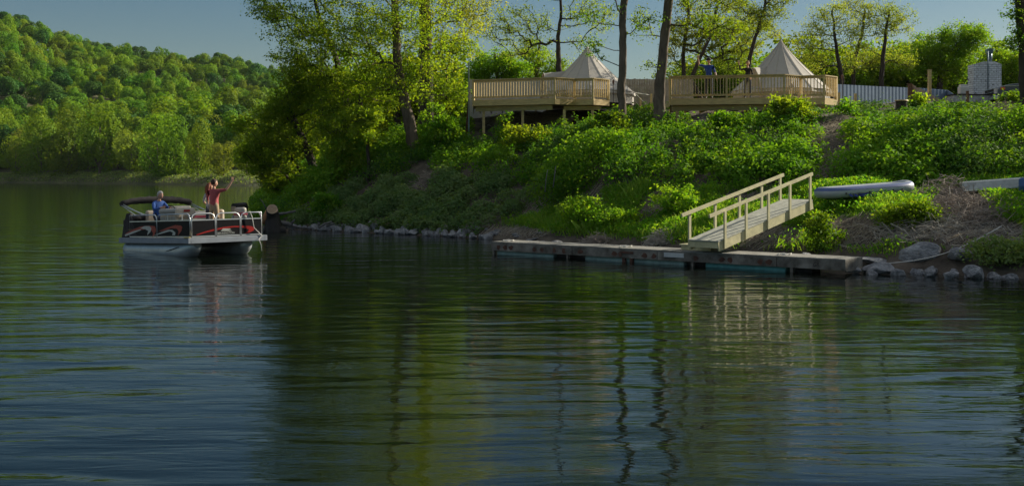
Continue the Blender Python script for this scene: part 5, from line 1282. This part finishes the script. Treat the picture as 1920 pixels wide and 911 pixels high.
brush('dead grey stems showing through the bramble slope above the riprap', 905, 385, 43.6, .8, .3, 150, .7, 8)
brush('dry bramble canes on the slope below the leaning pale trunk', 800, 345, 48.6, .8, .4, 150, .8, 9)
brush('dead vines heap under the right side of the right deck', 1345, 232, 46.0, 1.1, .3, 180, .8, 10)
brush('brown leaf and twig litter heap under the left deck posts', 985, 236, 51.0, 1.6, .25, 260, .6, 11)
stick('thin dark wire frame arm left of the left deck', [(879, 122, 54.5), (857, 131, 55), (836, 142, 55.5)], .018, .018, 'wire_frame', BARKD, 'frame')
stick('thin dark upright pole in the shrubs left of the left deck', [(837, 140, 55.5), (837, 175, 55.5), (838, 215, 55.5)], .035, .035, 'dark_pole', BARKD, 'pole')
c = P(1541, 374, 32.4); m = MB(); q = []
for k in range(46): t = k * .5; q.append((math.cos(t) * .2, math.sin(t) * .16, .02 + k * .0035))
m.tube(q, .018, 6); o = m.build('hose_coil', mat('green_hose', (.03, .14, .06), .5, .1), None); o.location = (c.x, c.y, H1(c.x, c.y) + .02); tag(o, 'coiled green hose on the ground at the gangway top', 'hose')
# ================================================================== PONTOON BOAT
PHI = 47.0; BL, BW = 4.85, 2.4; BP = Vector((PX(358, 32.0), 32.0, 0)); PITCH = -2.3
RB = Matrix.Rotation(R(-PHI), 4, 'Z') @ Matrix.Rotation(R(PITCH), 4, 'Y')
BO = BP + Vector((-math.cos(R(PHI)), math.sin(R(PHI)), 0)) * (BL * .5)
boat = thing('pontoon_boat', 'black and red pontoon boat carrying three people on the river', 'pontoon boat', (BO.x, BO.y, .0), rot=(0, R(PITCH), R(-PHI)))
MBt = Matrix.Translation(BO) @ RB
def loc_of(px, py, y):
    """boat coordinates (x, z) of the point seen at px, py lying at athwart position y (origin mid-length, near side y=0)"""
    lo, hi = -4., 4.
    for _ in range(40):
        mid = (lo + hi) / 2; q = MBt @ Vector((mid, y, .8)); p_ = 960 + q.x / q.y * FPX
        if p_ < px: lo = mid
        else: hi = mid
    z0, z1 = -1, 4
    for _ in range(40):
        zm = (z0 + z1) / 2; q = MBt @ Vector((lo, y, zm)); p_ = HOR + (CAMH - q.z) / q.y * FPX
        if p_ > py: z0 = zm
        else: z1 = zm
    return lo, z0
X0, X1 = -BL / 2, BL / 2
zt = .50      # deck top
# hull tubes
def pontoon(y):
    m = MB(); pts = []; rr = []
    for t in np.linspace(0, 1, 26):
        x = X0 + .05 + (BL - .35) * t; nose = max(0, (t - .80) / .2); pts.append((x, y, .10 + .20 * nose ** 2)); rr.append(.31 * math.sqrt(max(.0, 1 - (nose * .93) ** 2.4)) + .004)
    m.tube(pts, rr, 20); return m
for y in (.36, BW - .36):
    pb = pontoon(y).build('pontoon', mat('pontoon_aluminium', (.50, .54, .56), .4, .12, 3, metal=.45), boat)
    s = -1 if y < 1 else 1
    m = MB(); m.bar((X0 + .1, y, .385), (X1 - .35, y, .385), .34, .07); m.build('mounting_rail', mat('olive_reflection_tint', (.30, .29, .20), .5, .15, 3), boat)  # olive reflection on the metal is put into the base colour
    m = MB(); q = [(0, 0), (.35, .035), (.8, .12), (1.0, .17), (.55, .10), (.1, .03)]
    m.prism(q, (X1 - 1.75, y + s * .300, .08), (1, 0, 0), (0, s * .1, 1), (0, s, 0), .012); m.build('spray_stripe', BLACKP, pb)
# deck
m = MB(); m.box((0, BW / 2, zt - .02), (BL, BW, .04)); m.build('deck_floor', mat('deck_carpet', (.14, .13, .12), .95, .2, 9), boat)
for nm, c, s_ in (('side_trim', (0, -.012, zt - .085), (BL + .1, .05, .17)), ('side_trim', (0, BW + .012, zt - .085), (BL + .1, .05, .17)), ('bow_trim', (X1 + .025, BW / 2, zt - .088), (.05, BW + .2, .165)), ('stern_trim', (X0 - .02, BW / 2, zt - .088), (.05, BW - .03, .165))):
    m = MB(); m.box(c, s_); m.build(nm, TRIM, boat, bevel=.01)
m = MB()
for k in range(9): m.box((X0 + .3 + k * (BL - .6) / 8, BW / 2, zt - .09), (.05, BW - .1, .1))
m.build('cross_beams', DARK, boat)
# fence panels
zp0, zp1, zr = zt + .03, zt + .50, zt + .70
def panel(name, a, b, skin=True, round_a=True, round_b=True, bars=True, y_out=1):
    """a,b: (x,y) ends at deck level"""
    a = Vector((*a, 0)); b = Vector((*b, 0)); d = (b - a).normalized(); L = (b - a).length
    Z = Vector((0, 0, 1)); rt = .019
    root = bpy.data.objects.new(name, None); COL.objects.link(root); root.parent = boat
    m = MB(); pts = []
    c = .14
    pts.append(a + Z * zp0)
    if round_a: pts += [a + Z * (zr - c), a + Z * (zr - c * .35) + d * c * .3, a + Z * zr + d * c]
    else: pts += [a + Z * zr]
    if round_b: pts += [b + Z * zr - d * c, b + Z * (zr - c * .35) - d * c * .3, b + Z * (zr - c)]
    else: pts += [b + Z * zr]
    pts.append(b + Z * zp0); m.tube(pts, rt, 8)
    m.bar(a + Z * (zp1 + .01), b + Z * (zp1 + .01), .03, .03); m.bar(a + Z * zp0, b + Z * zp0, .03, .03)
    m.build('rail_frame', ALU, root)
    if skin:
        m = MB(); m.bar(a + d * .02 + Z * ((zp0 + zp1) / 2), b - d * .02 + Z * ((zp0 + zp1) / 2), .014, zp1 - zp0 - .01); m.build('black_skin', BLACKP, root)
    return root
# near side (y = 0): from stern to bow corner
xs_a, _ = loc_of(242, 420, 0); xs_b, _ = loc_of(293, 420, 0); xs_c = X1 - .08
panel('side_panel', (xs_a, .03), (xs_b - .02, .03), round_a=False)
sp = panel('side_panel', (xs_b + .02, .03), (xs_c, .03), round_b=True)
for px in (313, 340):
    x, _ = loc_of(px, 420, 0); m = MB(); m.bar((x, .03, zp1), (x, .03, zr), .022, .022); m.build('rail_stanchion', ALU, sp)
panel('side_panel', (X0 + .7, BW - .03), (X1 - .08, BW - .03))
# stern quarter black cowl panel
m = MB(); q = [loc_of(p[0], p[1], 0) for p in ((226, 451), (231, 420), (236, 401), (243, 399), (246, 415), (258, 450))]
m.prism([(a_, b_) for a_, b_ in q], (0, .02, 0), (1, 0, 0), (0, 0, 1), (0, 1, 0), .05); m.build('stern_cowl', DARK, boat)
# front: three bow panels with the gate in the middle
yg = [.05, .80, .84, 1.62, 1.66, BW - .05]
panel('bow_panel', (X1 - .03, yg[0]), (X1 - .03, yg[1])); gate = panel('bow_gate', (X1 - .03, yg[2]), (X1 - .03, yg[3])); panel('bow_panel', (X1 - .03, yg[4]), (X1 - .03, yg[5]), round_b=False)
# graphics on the near side
def gfx_side(pp, m_, name, off=.0):
    q = [loc_of(a_, b_, 0.0) for a_, b_ in pp]; m = MB(); m.prism(q, (0, .018 - off, 0), (1, 0, 0), (0, 0, 1), (0, -1, 0), .003); m.build(name, m_, boat)
gfx_side([(234, 438), (246, 431), (262, 425), (276, 423), (289, 424), (292, 431), (288, 441), (284, 446), (286, 437), (282, 431), (272, 430), (258, 432), (245, 437), (236, 441)], REDP, 'red_swoosh')
gfx_side([(262, 428), (270, 424), (279, 424), (283, 428), (281, 435), (275, 441), (277, 433), (272, 430)], SILP, 'silver_swoosh', .003)
gfx_side([(233, 440), (248, 434), (262, 430), (264, 431.5), (250, 437), (234, 443)], SILP, 'silver_swoosh', .003)
gfx_side([(296, 434), (312, 427), (328, 422), (338, 423), (341, 426), (339, 433), (332, 442), (334, 434), (331, 429), (320, 428), (306, 433)], REDP, 'red_swoosh')
gfx_side([(286, 442), (300, 436), (314, 431), (322, 431), (328, 436), (327, 441), (322, 441), (323, 436), (318, 433.5), (302, 438)], SILP, 'silver_swoosh', .003)
# bow graphics: x fixed, use y from px
def y_of(px):
    lo, hi = -1., 4.
    for _ in range(40):
        mid = (lo + hi) / 2; q = MBt @ Vector((X1, mid, .8)); p_ = 960 + q.x / q.y * FPX
        if p_ < px: lo = mid
        else: hi = mid
    return lo
def z_of(y, py):
    z0, z1 = -1, 4
    for _ in range(40):
        zm = (z0 + z1) / 2; q = MBt @ Vector((X1, y, zm))
        if HOR + (CAMH - q.z) / q.y * FPX > py: z0 = zm
        else: z1 = zm
    return z0
def gfx_bow(pp, m_, name, off=0):
    q = []
    for a_, b_ in pp: y = y_of(a_); q.append((y, z_of(y, b_)))
    m = MB(); m.prism(q, (X1 - .021 + off, 0, 0), (0, 1, 0), (0, 0, 1), (1, 0, 0), .003); m.build(name, m_, boat)
gfx_bow([(368, 440), (385, 434), (402, 429.5), (420, 425.5), (440, 423.5), (458, 423), (472, 424), (479, 427), (476, 432), (468, 436), (459, 438), (466, 433), (467, 430), (458, 427), (440, 426), (420, 428.5), (402, 432.5), (385, 436.5), (370, 441)], REDP, 'red_swoosh')
for a_, b_, c_ in ((416, 428.5, 430.2), (414, 431, 433)):
    gfx_bow([(a_, c_), (a_ + 3, b_), (431 - (416 - a_), b_), (434 + (416 - a_), c_)], SILP, 'emblem', .001)
yy = y_of(424); text_mesh('BENNINGTON', .085, SILP, boat, 'lettering', (X1 - .016, yy, z_of(yy, 437)), (R(90), 0, R(90)), 0, .001, 1.0)
xx, zz = loc_of(240, 431, 0); text_mesh('DIVE CT', .07, mat('dull_gold_letters', (.25, .2, .06), .5, .1), boat, 'lettering', (xx + .1, .012, zz + .35 * 0), (R(90), 0, 0), .2, .001, 1.0)
# deck cleats / yellow fittings
xx, zz = loc_of(353, 448, 0); m = MB(); m.box((xx, -.045, zt + .01), (.35, .05, .035)); m.build('yellow_cleat', mat('yellow_plastic', (.45, .36, .08), .5, .1), boat, bevel=.01)
# furniture ------------------------------------------------------------
def seat(name, px, y, ztop, w_, d_, m1, m2=None, rz=0, back_h=.42, base=True):
    """rounded seat with a backrest. w_ across local x, d_ along local y"""
    x, _ = loc_of(px, 410, y); root = bpy.data.objects.new(name, None); COL.objects.link(root); root.parent = boat; root.location = (x, y, zt); root.rotation_euler = (0, 0, rz)
    h = ztop - zt
    if base: m = MB(); m.box((0, 0, .17), (w_ * .92, d_ * .9, .34)); m.build('seat_base', SEATT, root, bevel=.04)
    m = MB(); m.box((0.05, 0, .39), (w_, d_, .13)); m.build('cushion', m1, root, bevel=.05)
    m = MB(); m.box((-w_ / 2 + .08, 0, h - back_h / 2), (.17, d_, back_h)); m.build('backrest', m1, root, bevel=.07)
    if m2: m = MB(); m.box((-w_ / 2 + .08, 0, h - back_h * .45), (.185, d_ * 1.01, back_h * .22)); m.build('stripe', m2, root, bevel=.02)
    return root
# helm console with dash, wheel, windscreen near the starboard rail
x, _ = loc_of(333, 410, .45); con = bpy.data.objects.new('lounge_console', None); COL.objects.link(con); con.parent = boat; con.location = (x, .42, zt)
m = MB(); m.box((0, 0, .38), (1.15, .55, .74)); m.build('console_body', SEATT, con, bevel=.06)
m = MB(); m.box((0, 0, .80), (1.22, .62, .16)); m.build('padded_top', SEATG, con, bevel=.07)
m = MB(); m.box((.585, 0, .74), (.2, .64, .30)); m.build('end_cushion', SEATT, con, bevel=.08)
m = MB(); m.box((.692, .0, .80), (.012, .20, .07)); m.build('red_badge', REDP, con, bevel=.004)
m = MB()
for dx in (-.35, 0, .33): m.box((dx, -.279, .38), (.27, .012, .5))
m.build('door_panels', SEATG, con, bevel=.004)
# steering wheel in front of the driver
x, z_ = loc_of(316, 394, .9); m = MB(); ring = []
for k in range(21):
    t = 2 * math.pi * k / 20; ring.append((x + .06 * math.cos(t), .95 + .19 * math.sin(t), z_ - .03 + .17 * math.cos(t)))
m.tube(ring, .014, 6, cap=False); m.tube([(x, .95, z_ - .03), (x + .22, .95, z_ - .12)], .02, 6); m.tube([ring[0], (x, .95, z_ - .03), ring[10]], .008, 5); m.build('steering_wheel', BLACKP, boat)
m = MB(); m.box((x + .34, .95, zt + .42), (.36, .6, .84)); m.build('helm_console', SEATG, boat, bevel=.05)
seat('helm_seat', 293, .95, zt + .86, .5, .55, SEATT)
seat('lounge_seat', 345, 1.55, zt + .98, .55, .7, SEATG, None, 0, .4)
seat('bench_seat', 372, 1.95, zt + .80, .55, .9, SEATG, SEATR, R(180), .42)
seat('bow_seat', 422, 1.80, zt + .82, .6, .55, SEATT, None, R(90), .36)
seat('bow_seat', 464, 2.08, zt + .86, .62, .55, SEATG, SEATR, R(90), .44)
# outboard and stern clutter
x = X0 - .28; ob = bpy.data.objects.new('outboard_motor', None); COL.objects.link(ob); ob.parent = boat; ob.location = (x, BW * .45, .3)
m = MB(); m.box((0, 0, .62), (.5, .34, .42)); m.build('cowling', BLACKP, ob, bevel=.09)
m = MB(); m.box((.03, 0, .05), (.18, .12, .95)); m.build('shaft', BLACKP, ob, bevel=.03)
m = MB(); m.ell((.0, 0, -.45), (.28, .07, .08)); m.build('gearcase', BLACKP, ob)
x, _ = loc_of(262, 410, .6); m = MB(); m.box((x, .6, zt + .3), (.5, .9, .55)); m.ell((x + .1, .5, zt + .62), (.22, .3, .14)); m.build('stern_gear_cover', DARK, boat, bevel=.06)
m = MB(); m.tube([(x - .1, .3, zt + .75), (x + .1, .32, zt + .7), (x + .22, .34, zt + .5), (x + .2, .34, zt + .25)], .035, 7); m.build('fuel_hose', SEATT, boat)
# folded canopy: arched bow across the boat, wrapped in dark cover
xn, zn_ = loc_of(230, 382, .03); pv, pz = loc_of(270, 406, .03); pvz = zr
bim = bpy.data.objects.new('folded_canopy', None); COL.objects.link(bim); bim.parent = boat
pts = []; rr = []
for k in range(25):
    t = k / 24; y = .0 + BW * t; e = math.sin(math.pi * t); lift = .11 * (1 - abs(2 * t - 1) ** 3.2); pts.append((xn + .02 + .10 * e, y, zn_ + lift + .012 * math.sin(k * 2.3))); rr.append(.085 + .03 * e + .008 * math.sin(k * 3.1))
m = MB(); m.tube(pts, rr, 12); m.tube([Vector(p_) + Vector((-.11, 0, -.03)) for p_ in pts], [q * .8 for q in rr], 12); m.build('canopy_cover', DARK, bim)
for y in (.02, BW - .02):
    q = Vector((xn, y, zn_)); 
    for dx, dz in ((0, 0), (-.10, -.05)):
        m = MB(); m.tube([(pv + dx * -2.0, y, pvz), q + Vector((dx, 0, dz))], .014, 7); m.build('canopy_strut', ALU, bim)
    m = MB(); m.tube([(pv - .55, y, pvz), q + Vector((-.05, 0, -.05))], .011, 6); m.build('canopy_strut', ALU, bim)
# mooring line hanging over the bow
ya = y_of(468); yb = y_of(494); m = MB(); q = [(X1 + .02, ya - .12, zr + .0), (X1 + .04, ya, zr + .02), (X1 + .05, ya + .06, zr - .14), (X1 + .05, ya + .12, zp0 + .2), (X1 + .07, ya + .38, zt - .02), (X1 + .09, yb - .22, zt - .12), (X1 + .09, yb - .15, .2), (X1 + .07, yb - .12, .02)]
m.tube(q, .013, 6); m.build('bow_line', mat('white_rope', (.65, .63, .58)), boat)

# ================================================================== PEOPLE
SKIN = mat('skin', (.50, .29, .20), .55, .08, 8)
def human(name, label, M, J, R_, edges, regions, outfit, head, hair, hand_dirs, scale=1.0, extras=None):
    """J joints dict -> position (local), R_ radii dict; regions: edge->material key. M: world matrix for the figure"""
    keys = list(J); bm = bmesh.new(); lay = bm.verts.layers.skin.verify(); vv = {k: bm.verts.new(Vector(J[k])) for k in keys}
    for a, b in edges: bm.edges.new((vv[a], vv[b]))
    # fingers as branches from the palm
    fing = []
    for side, (fd, sd_) in hand_dirs.items():
        w_ = Vector(J['wr' + side]); fd = Vector(fd).normalized(); sd_ = (Vector(sd_) - fd * Vector(sd_).dot(fd)).normalized(); nn = fd.cross(sd_)
        palm = bm.verts.new(w_ + fd * .075); bm.edges.new((vv['wr' + side], palm)); fing.append((palm, .030, 'skin'))
        for k, (o, L) in enumerate(((-.033, .068), (-.011, .080), (.011, .076), (.033, .060))):
            a = bm.verts.new(w_ + fd * .10 + sd_ * o * 1.0); b = bm.verts.new(w_ + fd * (.10 + L * .55) + sd_ * o * 1.35 + nn * .004); c = bm.verts.new(w_ + fd * (.10 + L) + sd_ * o * 1.5 + nn * .014)
            bm.edges.new((palm, a)); bm.edges.new((a, b)); bm.edges.new((b, c)); fing += [(a, .012, 's'), (b, .0095, 's'), (c, .008, 's')]
        a = bm.verts.new(w_ + fd * .045 - sd_ * .045); b = bm.verts.new(w_ + fd * .085 - sd_ * .068); bm.edges.new((palm, a)); bm.edges.new((a, b)); fing += [(a, .012, 's'), (b, .010, 's')]
    for k in keys:
        r = R_[k]; vv[k][lay].radius = r if isinstance(r, tuple) else (r, r)
    for v_, r, _ in fing: v_[lay].radius = (r, r)
    vv['pelvis'][lay].use_root = True
    me = bpy.data.meshes.new('tmp'); bm.to_mesh(me); bm.free(); tmp = bpy.data.objects.new('tmp', me); COL.objects.link(tmp)
    tmp.modifiers.new('s', 'SKIN').use_smooth_shade = True; sb = tmp.modifiers.new('u', 'SUBSURF'); sb.levels = 1; sb.render_levels = 1
    dg = bpy.context.evaluated_depsgraph_get(); dg.update(); body = bpy.data.meshes.new_from_object(tmp.evaluated_get(dg)); bpy.data.objects.remove(tmp)
    V = [v.co.copy() for v in body.vertices]; Fc = [tuple(p.vertices) for p in body.polygons]
    segs = [(Vector(J[a]), Vector(J[b]), regions.get((a, b), 'shirt')) for a, b in edges]
    mk = list(outfit)
    def near(c):
        best = (1e9, 'shirt')
        for a, b, k in segs:
            ab = b - a; t = max(0, min(1, (c - a).dot(ab) / ab.length_squared)); d_ = (c - a - ab * t).length
            if d_ < best[0]: best = (d_, k)
        return best[1]
    mi = []
    wr = [Vector(J['wr' + s]) for s in ('L', 'R')]
    for f in Fc:
        c = sum((V[i] for i in f), Vector()) / len(f); k = near(c)
        if any((c - w_).length < .05 for w_ in wr): k = 'skin'
        for s, (fd, sd_) in hand_dirs.items():
            if (c - Vector(J['wr' + s]) - Vector(fd).normalized() * .1).length < .11: k = 'skin'
        mi.append(mk.index(k))
    # head with face
    hc = Vector(head['c']); hf = Vector(head['f']).normalized(); hu = Vector(head.get('u', (0, 0, 1))); hs_ = hf.cross(hu).normalized(); hu = hs_.cross(hf).normalized(); HM = Matrix((hf, hs_, hu)).transposed()
    hb = MB()
    def shape(p):
        q = p.copy(); 
        if q.z < 0: q.y *= 1 - .32 * (-q.z) ** 1.3; q.x *= 1 - .10 * (-q.z)
        if q.x > .75 and abs(q.y) < .22 and -.35 < q.z < .12: q.x += .16 * (1 - abs(q.y) / .22) * (.5 - q.z)
        if q.x > .6 and -.5 < q.z < -.35: q.x += .03
        if q.x > .5 and .1 < q.z < .3: q.x -= .05 * (abs(abs(q.y) - .38) < .2)
        return q
    hb.ell(hc, (.098, .078, .122), 20, 14, HM, shape); nh = len(hb.f)
    for s in (-1, 1): hb.ell(hc + HM @ Vector((-.005, s * .079, -.005)), (.02, .010, .032), 8, 6, HM)
    n1 = len(hb.f)
    for s in (-1, 1): hb.ell(hc + HM @ Vector((.084, s * .031, .018)), (.010, .013, .008), 8, 6, HM)
    n2 = len(hb.f); hb.ell(hc + HM @ Vector((.088, 0, -.058)), (.008, .024, .007), 8, 6, HM); n3 = len(hb.f)
    V2 = V + hb.v; off = len(V); F2 = Fc + [tuple(i + off for i in f) for f in hb.f]
    mk2 = mk + ['eye', 'lip']; mats = dict(outfit); mats['eye'] = mat('eye_dark', (.03, .025, .02), .3, .1); mats['lip'] = mat('lips', (.35, .12, .10), .5, .1)
    for i in range(len(hb.f)): mi.append(mk2.index('skin') if i < n1 else (mk2.index('eye') if i < n2 else mk2.index('lip')))
    me = bpy.data.meshes.new('person'); me.from_pydata(V2, [], F2); me.update(); me.polygons.foreach_set('material_index', mi); me.polygons.foreach_set('use_smooth', [True] * len(F2))
    for k in mk2: me.materials.append(mats[k])
    root = bpy.data.objects.new('person', me); COL.objects.link(root); root.matrix_world = M; tag(root, label, 'person')
    # hair
    col, kind = hair; hb = MB(); rr = random.Random(len(label))
    def hshape(p):
        q = p.copy(); q *= 1 + .05 * mnoise.noise(p * 4 + Vector((rr.random() * 0 + 3, 0, 0)))
        if q.x > .25 and q.z < .42: q.x = .25 - .1 * q.z; 
        if q.z < -.15 and kind != 'long': q.x = min(q.x, -.2); q.z = max(q.z, -.45)
        return q
    hb.ell(hc + HM @ Vector((-.010, 0, .018)), (.106, .090, .122), 20, 14, HM, hshape)
    if kind == 'long':
        for k in range(-2, 3): hb.tube([hc + HM @ Vector((-.05, k * .03, .08)), hc + HM @ Vector((-.105, k * .036, -.03)), hc + HM @ Vector((-.115, k * .036, -.16)), hc + HM @ Vector((-.10, k * .03, -.30))], [.035, .036, .033, .012], 8)
    hb.build('hair', mat('hair_' + col[0], col[1], .75, .35, 20, bump=.006), root)
    if extras: extras(root, hc, HM)
    return root
EDG = [('pelvis', 'spine'), ('spine', 'chest'), ('chest', 'neck'), ('neck', 'head'), ('chest', 'shL'), ('shL', 'elL'), ('elL', 'wrL'), ('chest', 'shR'), ('shR', 'elR'), ('elR', 'wrR'),
       ('pelvis', 'hiL'), ('hiL', 'knL'), ('knL', 'anL'), ('anL', 'toL'), ('pelvis', 'hiR'), ('hiR', 'knR'), ('knR', 'anR'), ('anR', 'toR')]
REG = {('neck', 'head'): 'skin', ('pelvis', 'hiL'): 'pants', ('hiL', 'knL'): 'pants', ('knL', 'anL'): 'pants', ('anL', 'toL'): 'shoe', ('pelvis', 'hiR'): 'pants', ('hiR', 'knR'): 'pants', ('knR', 'anR'): 'pants', ('anR', 'toR'): 'shoe', ('chest', 'neck'): 'shirt'}
# person faces +X locally, +Y is the person's left
def stand(**kw):
    J = dict(pelvis=(0, 0, .94), spine=(.0, 0, 1.12), chest=(-.01, 0, 1.33), neck=(-.01, 0, 1.47), head=(.01, 0, 1.56), shL=(-.01, .17, 1.40), elL=(-.03, .24, 1.13), wrL=(.08, .27, .90),
             shR=(-.01, -.17, 1.40), elR=(-.03, -.24, 1.13), wrR=(.08, -.27, .90), hiL=(0, .095, .88), knL=(.02, .11, .48), anL=(-.02, .12, .07), toL=(.13, .14, .03), hiR=(0, -.095, .88), knR=(.02, -.11, .48), anR=(-.02, -.12, .07), toR=(.13, -.14, .03))
    J.update(kw); return J
RAD = dict(pelvis=(.135, .115), spine=(.125, .10), chest=(.145, .11), neck=.058, head=.052, shL=.066, elL=.046, wrL=.031, shR=.066, elR=.046, wrR=.031, hiL=.095, knL=.066, anL=.05, toL=.04, hiR=.095, knR=.066, anR=.05, toR=.04)
RADF = {k: (tuple(q * .88 for q in v) if isinstance(v, tuple) else v * .86) for k, v in RAD.items()}
def facing(loc, deg, s=1.0):  # deg: direction the figure faces, world, 0 = +X, -90 = towards the camera
    return Matrix.Translation(loc) @ Matrix.Rotation(R(deg), 4, 'Z') @ Matrix.Scale(s, 4)
BLUES = mat('blue_shirt', (.035, .10, .34), .8, .25, 9, bump=.006); NAVY = mat('royal_blue_polo', (.02, .06, .30), .8, .2, 9, bump=.006); BLK = mat('black_knit', (.012, .012, .013), .85, .2, 9, bump=.006)
REDS = mat('faded_red_shirt', (.36, .075, .085), .85, .2, 9, bump=.008); KHAKI = mat('khaki_trousers', (.34, .25, .16), .85, .15, 9, bump=.008); JEAN = mat('dark_jeans', (.03, .035, .06), .85, .2, 9); SHOE = mat('dark_shoe', (.03, .025, .02), .7, .2); GREYT = mat('grey_print_top', (.30, .30, .34), .85, .45, 14)
deckz = lambda x, y: MBt @ Vector((x, y, zt))
# waving man in red on the boat, seen from behind
x, _ = loc_of(401, 410, 1.25); human('person', 'man in faded red shirt and khaki trousers waving from the boat', facing(deckz(x, 1.25), 62, .98),
    stand(shR=(.0, -.175, 1.41), elR=(.10, -.40, 1.45), wrR=(.20, -.52, 1.68), elL=(.02, .30, 1.22), wrL=(.10, .34, 1.10)), RAD, EDG, {**REG, ('elR', 'wrR'): 'skin'},
    dict(shirt=REDS, pants=KHAKI, shoe=SHOE, skin=SKIN), dict(c=(.02, 0, 1.655), f=(.9, -.45, .05)), (('dark_brown', (.05, .028, .018)), 'short'), {'R': ((.25, -.25, 1), (0, 1, 0)), 'L': ((.6, .5, -.3), (0, 0, 1))})
x, _ = loc_of(393, 410, 1.5); human('person', 'woman with long auburn hair standing beside the waving man on the boat', facing(deckz(x, 1.5), 60, .93),
    stand(elR=(.05, -.24, 1.14), wrR=(.14, -.10, 1.08), elL=(-.02, .27, 1.15), wrL=(.10, .20, 1.02)), RADF, EDG, {**REG, ('elR', 'wrR'): 'skin', ('elL', 'wrL'): 'skin'},
    dict(shirt=GREYT, pants=JEAN, shoe=SHOE, skin=SKIN), dict(c=(.01, 0, 1.655), f=(.95, -.2, 0)), (('auburn', (.16, .045, .02)), 'long'), {'R': ((.8, .5, .1), (0, 0, 1)), 'L': ((.8, -.4, -.2), (0, 0, 1))})
# seated driver
x, _ = loc_of(296, 410, .95)
Js = dict(pelvis=(0, 0, .52), spine=(-.02, 0, .70), chest=(.02, 0, .92), neck=(.06, 0, 1.06), head=(.10, 0, 1.13), shL=(.03, .18, .99), elL=(.22, .25, .80), wrL=(.42, .14, .86), shR=(.03, -.18, .99), elR=(.22, -.27, .80), wrR=(.42, -.14, .86),
          hiL=(.04, .10, .50), knL=(.46, .13, .52), anL=(.48, .14, .10), toL=(.62, .15, .04), hiR=(.04, -.10, .50), knR=(.46, -.13, .52), anR=(.48, -.14, .10), toR=(.62, -.15, .04))
human('person', 'grey-haired man in a blue shirt seated at the helm of the boat', facing(deckz(x, .95) + Vector((0, 0, .06)), -40, 1.04), Js, RAD, EDG, REG, dict(shirt=BLUES, pants=JEAN, shoe=SHOE, skin=SKIN),
      dict(c=(.13, 0, 1.235), f=(.97, .15, -.12)), (('grey', (.42, .40, .38)), 'short'), {'R': ((.9, .3, .1), (0, 0, 1)), 'L': ((.9, -.3, .1), (0, 0, 1))})
# two people on the right deck
def cap(root, hc, HM):
    m = MB(); m.ell(hc + HM @ Vector((0, 0, .055)), (.112, .098, .08), 16, 10, HM); m.ell(hc + HM @ Vector((.11, 0, .055)), (.07, .07, .01), 12, 6, HM); m.build('baseball_cap', mat('navy_cap', (.012, .015, .035), .8, .2), root)
D_ = 49.3; human('person', 'man in royal blue polo and dark cap waving from the right deck', facing((PX(1329, D_), D_, ZR + .002), -100, 1.04),
    stand(shR=(0, -.17, 1.41), elR=(.04, -.41, 1.47), wrR=(.06, -.45, 1.72), elL=(-.04, .27, 1.14), wrL=(.10, .33, .94)), RAD, EDG, {**REG, ('elR', 'wrR'): 'skin', ('elL', 'wrL'): 'skin'},
    dict(shirt=NAVY, pants=JEAN, shoe=SHOE, skin=SKIN), dict(c=(.02, 0, 1.655), f=(1, 0, -.1)), (('brown', (.06, .035, .02)), 'short'), {'R': ((.1, .0, 1), (0, 1, 0)), 'L': ((.3, .1, -1), (1, 0, 0))}, extras=cap)
D_ = 49.2; human('person', 'woman in black long-sleeved top waving from the right deck beside the tent', facing((PX(1402, D_), D_, ZR + .002), -100, .96),
    stand(shR=(0, -.16, 1.40), elR=(.06, -.34, 1.36), wrR=(.10, -.40, 1.62), elL=(-.03, .22, 1.13), wrL=(.10, .16, .98)), RADF, EDG, REG,
    dict(shirt=BLK, pants=JEAN, shoe=SHOE, skin=SKIN), dict(c=(.02, 0, 1.655), f=(1, .1, -.05)), (('light_brown', (.20, .11, .06)), 'short'), {'R': ((.1, -.05, 1), (0, 1, 0)), 'L': ((.8, -.4, -.3), (0, 0, 1))})

# ================================================================== AIR
m = bpy.data.materials.new('valley_haze'); m.use_nodes = True; t = m.node_tree; t.nodes.clear()
o_ = t.nodes.new('ShaderNodeOutputMaterial'); v_ = t.nodes.new('ShaderNodeVolumePrincipled'); v_.inputs['Density'].default_value = HAZE; v_.inputs['Color'].default_value = (.78, .88, .95, 1); v_.inputs['Anisotropy'].default_value = 0.2
t.links.new(v_.outputs[0], o_.inputs['Volume'])
mb = MB(); mb.add([(x, y, z) for z in (-4, 260) for x, y in ((-2400, -80), (1300, -80), (1300, 2400), (-2400, 2400))], [(0, 3, 2, 1), (4, 5, 6, 7), (0, 1, 5, 4), (1, 2, 6, 5), (2, 3, 7, 6), (3, 0, 4, 7)])
tag(mb.build('haze', m), 'thin evening haze in the river valley', 'haze', kind='stuff')
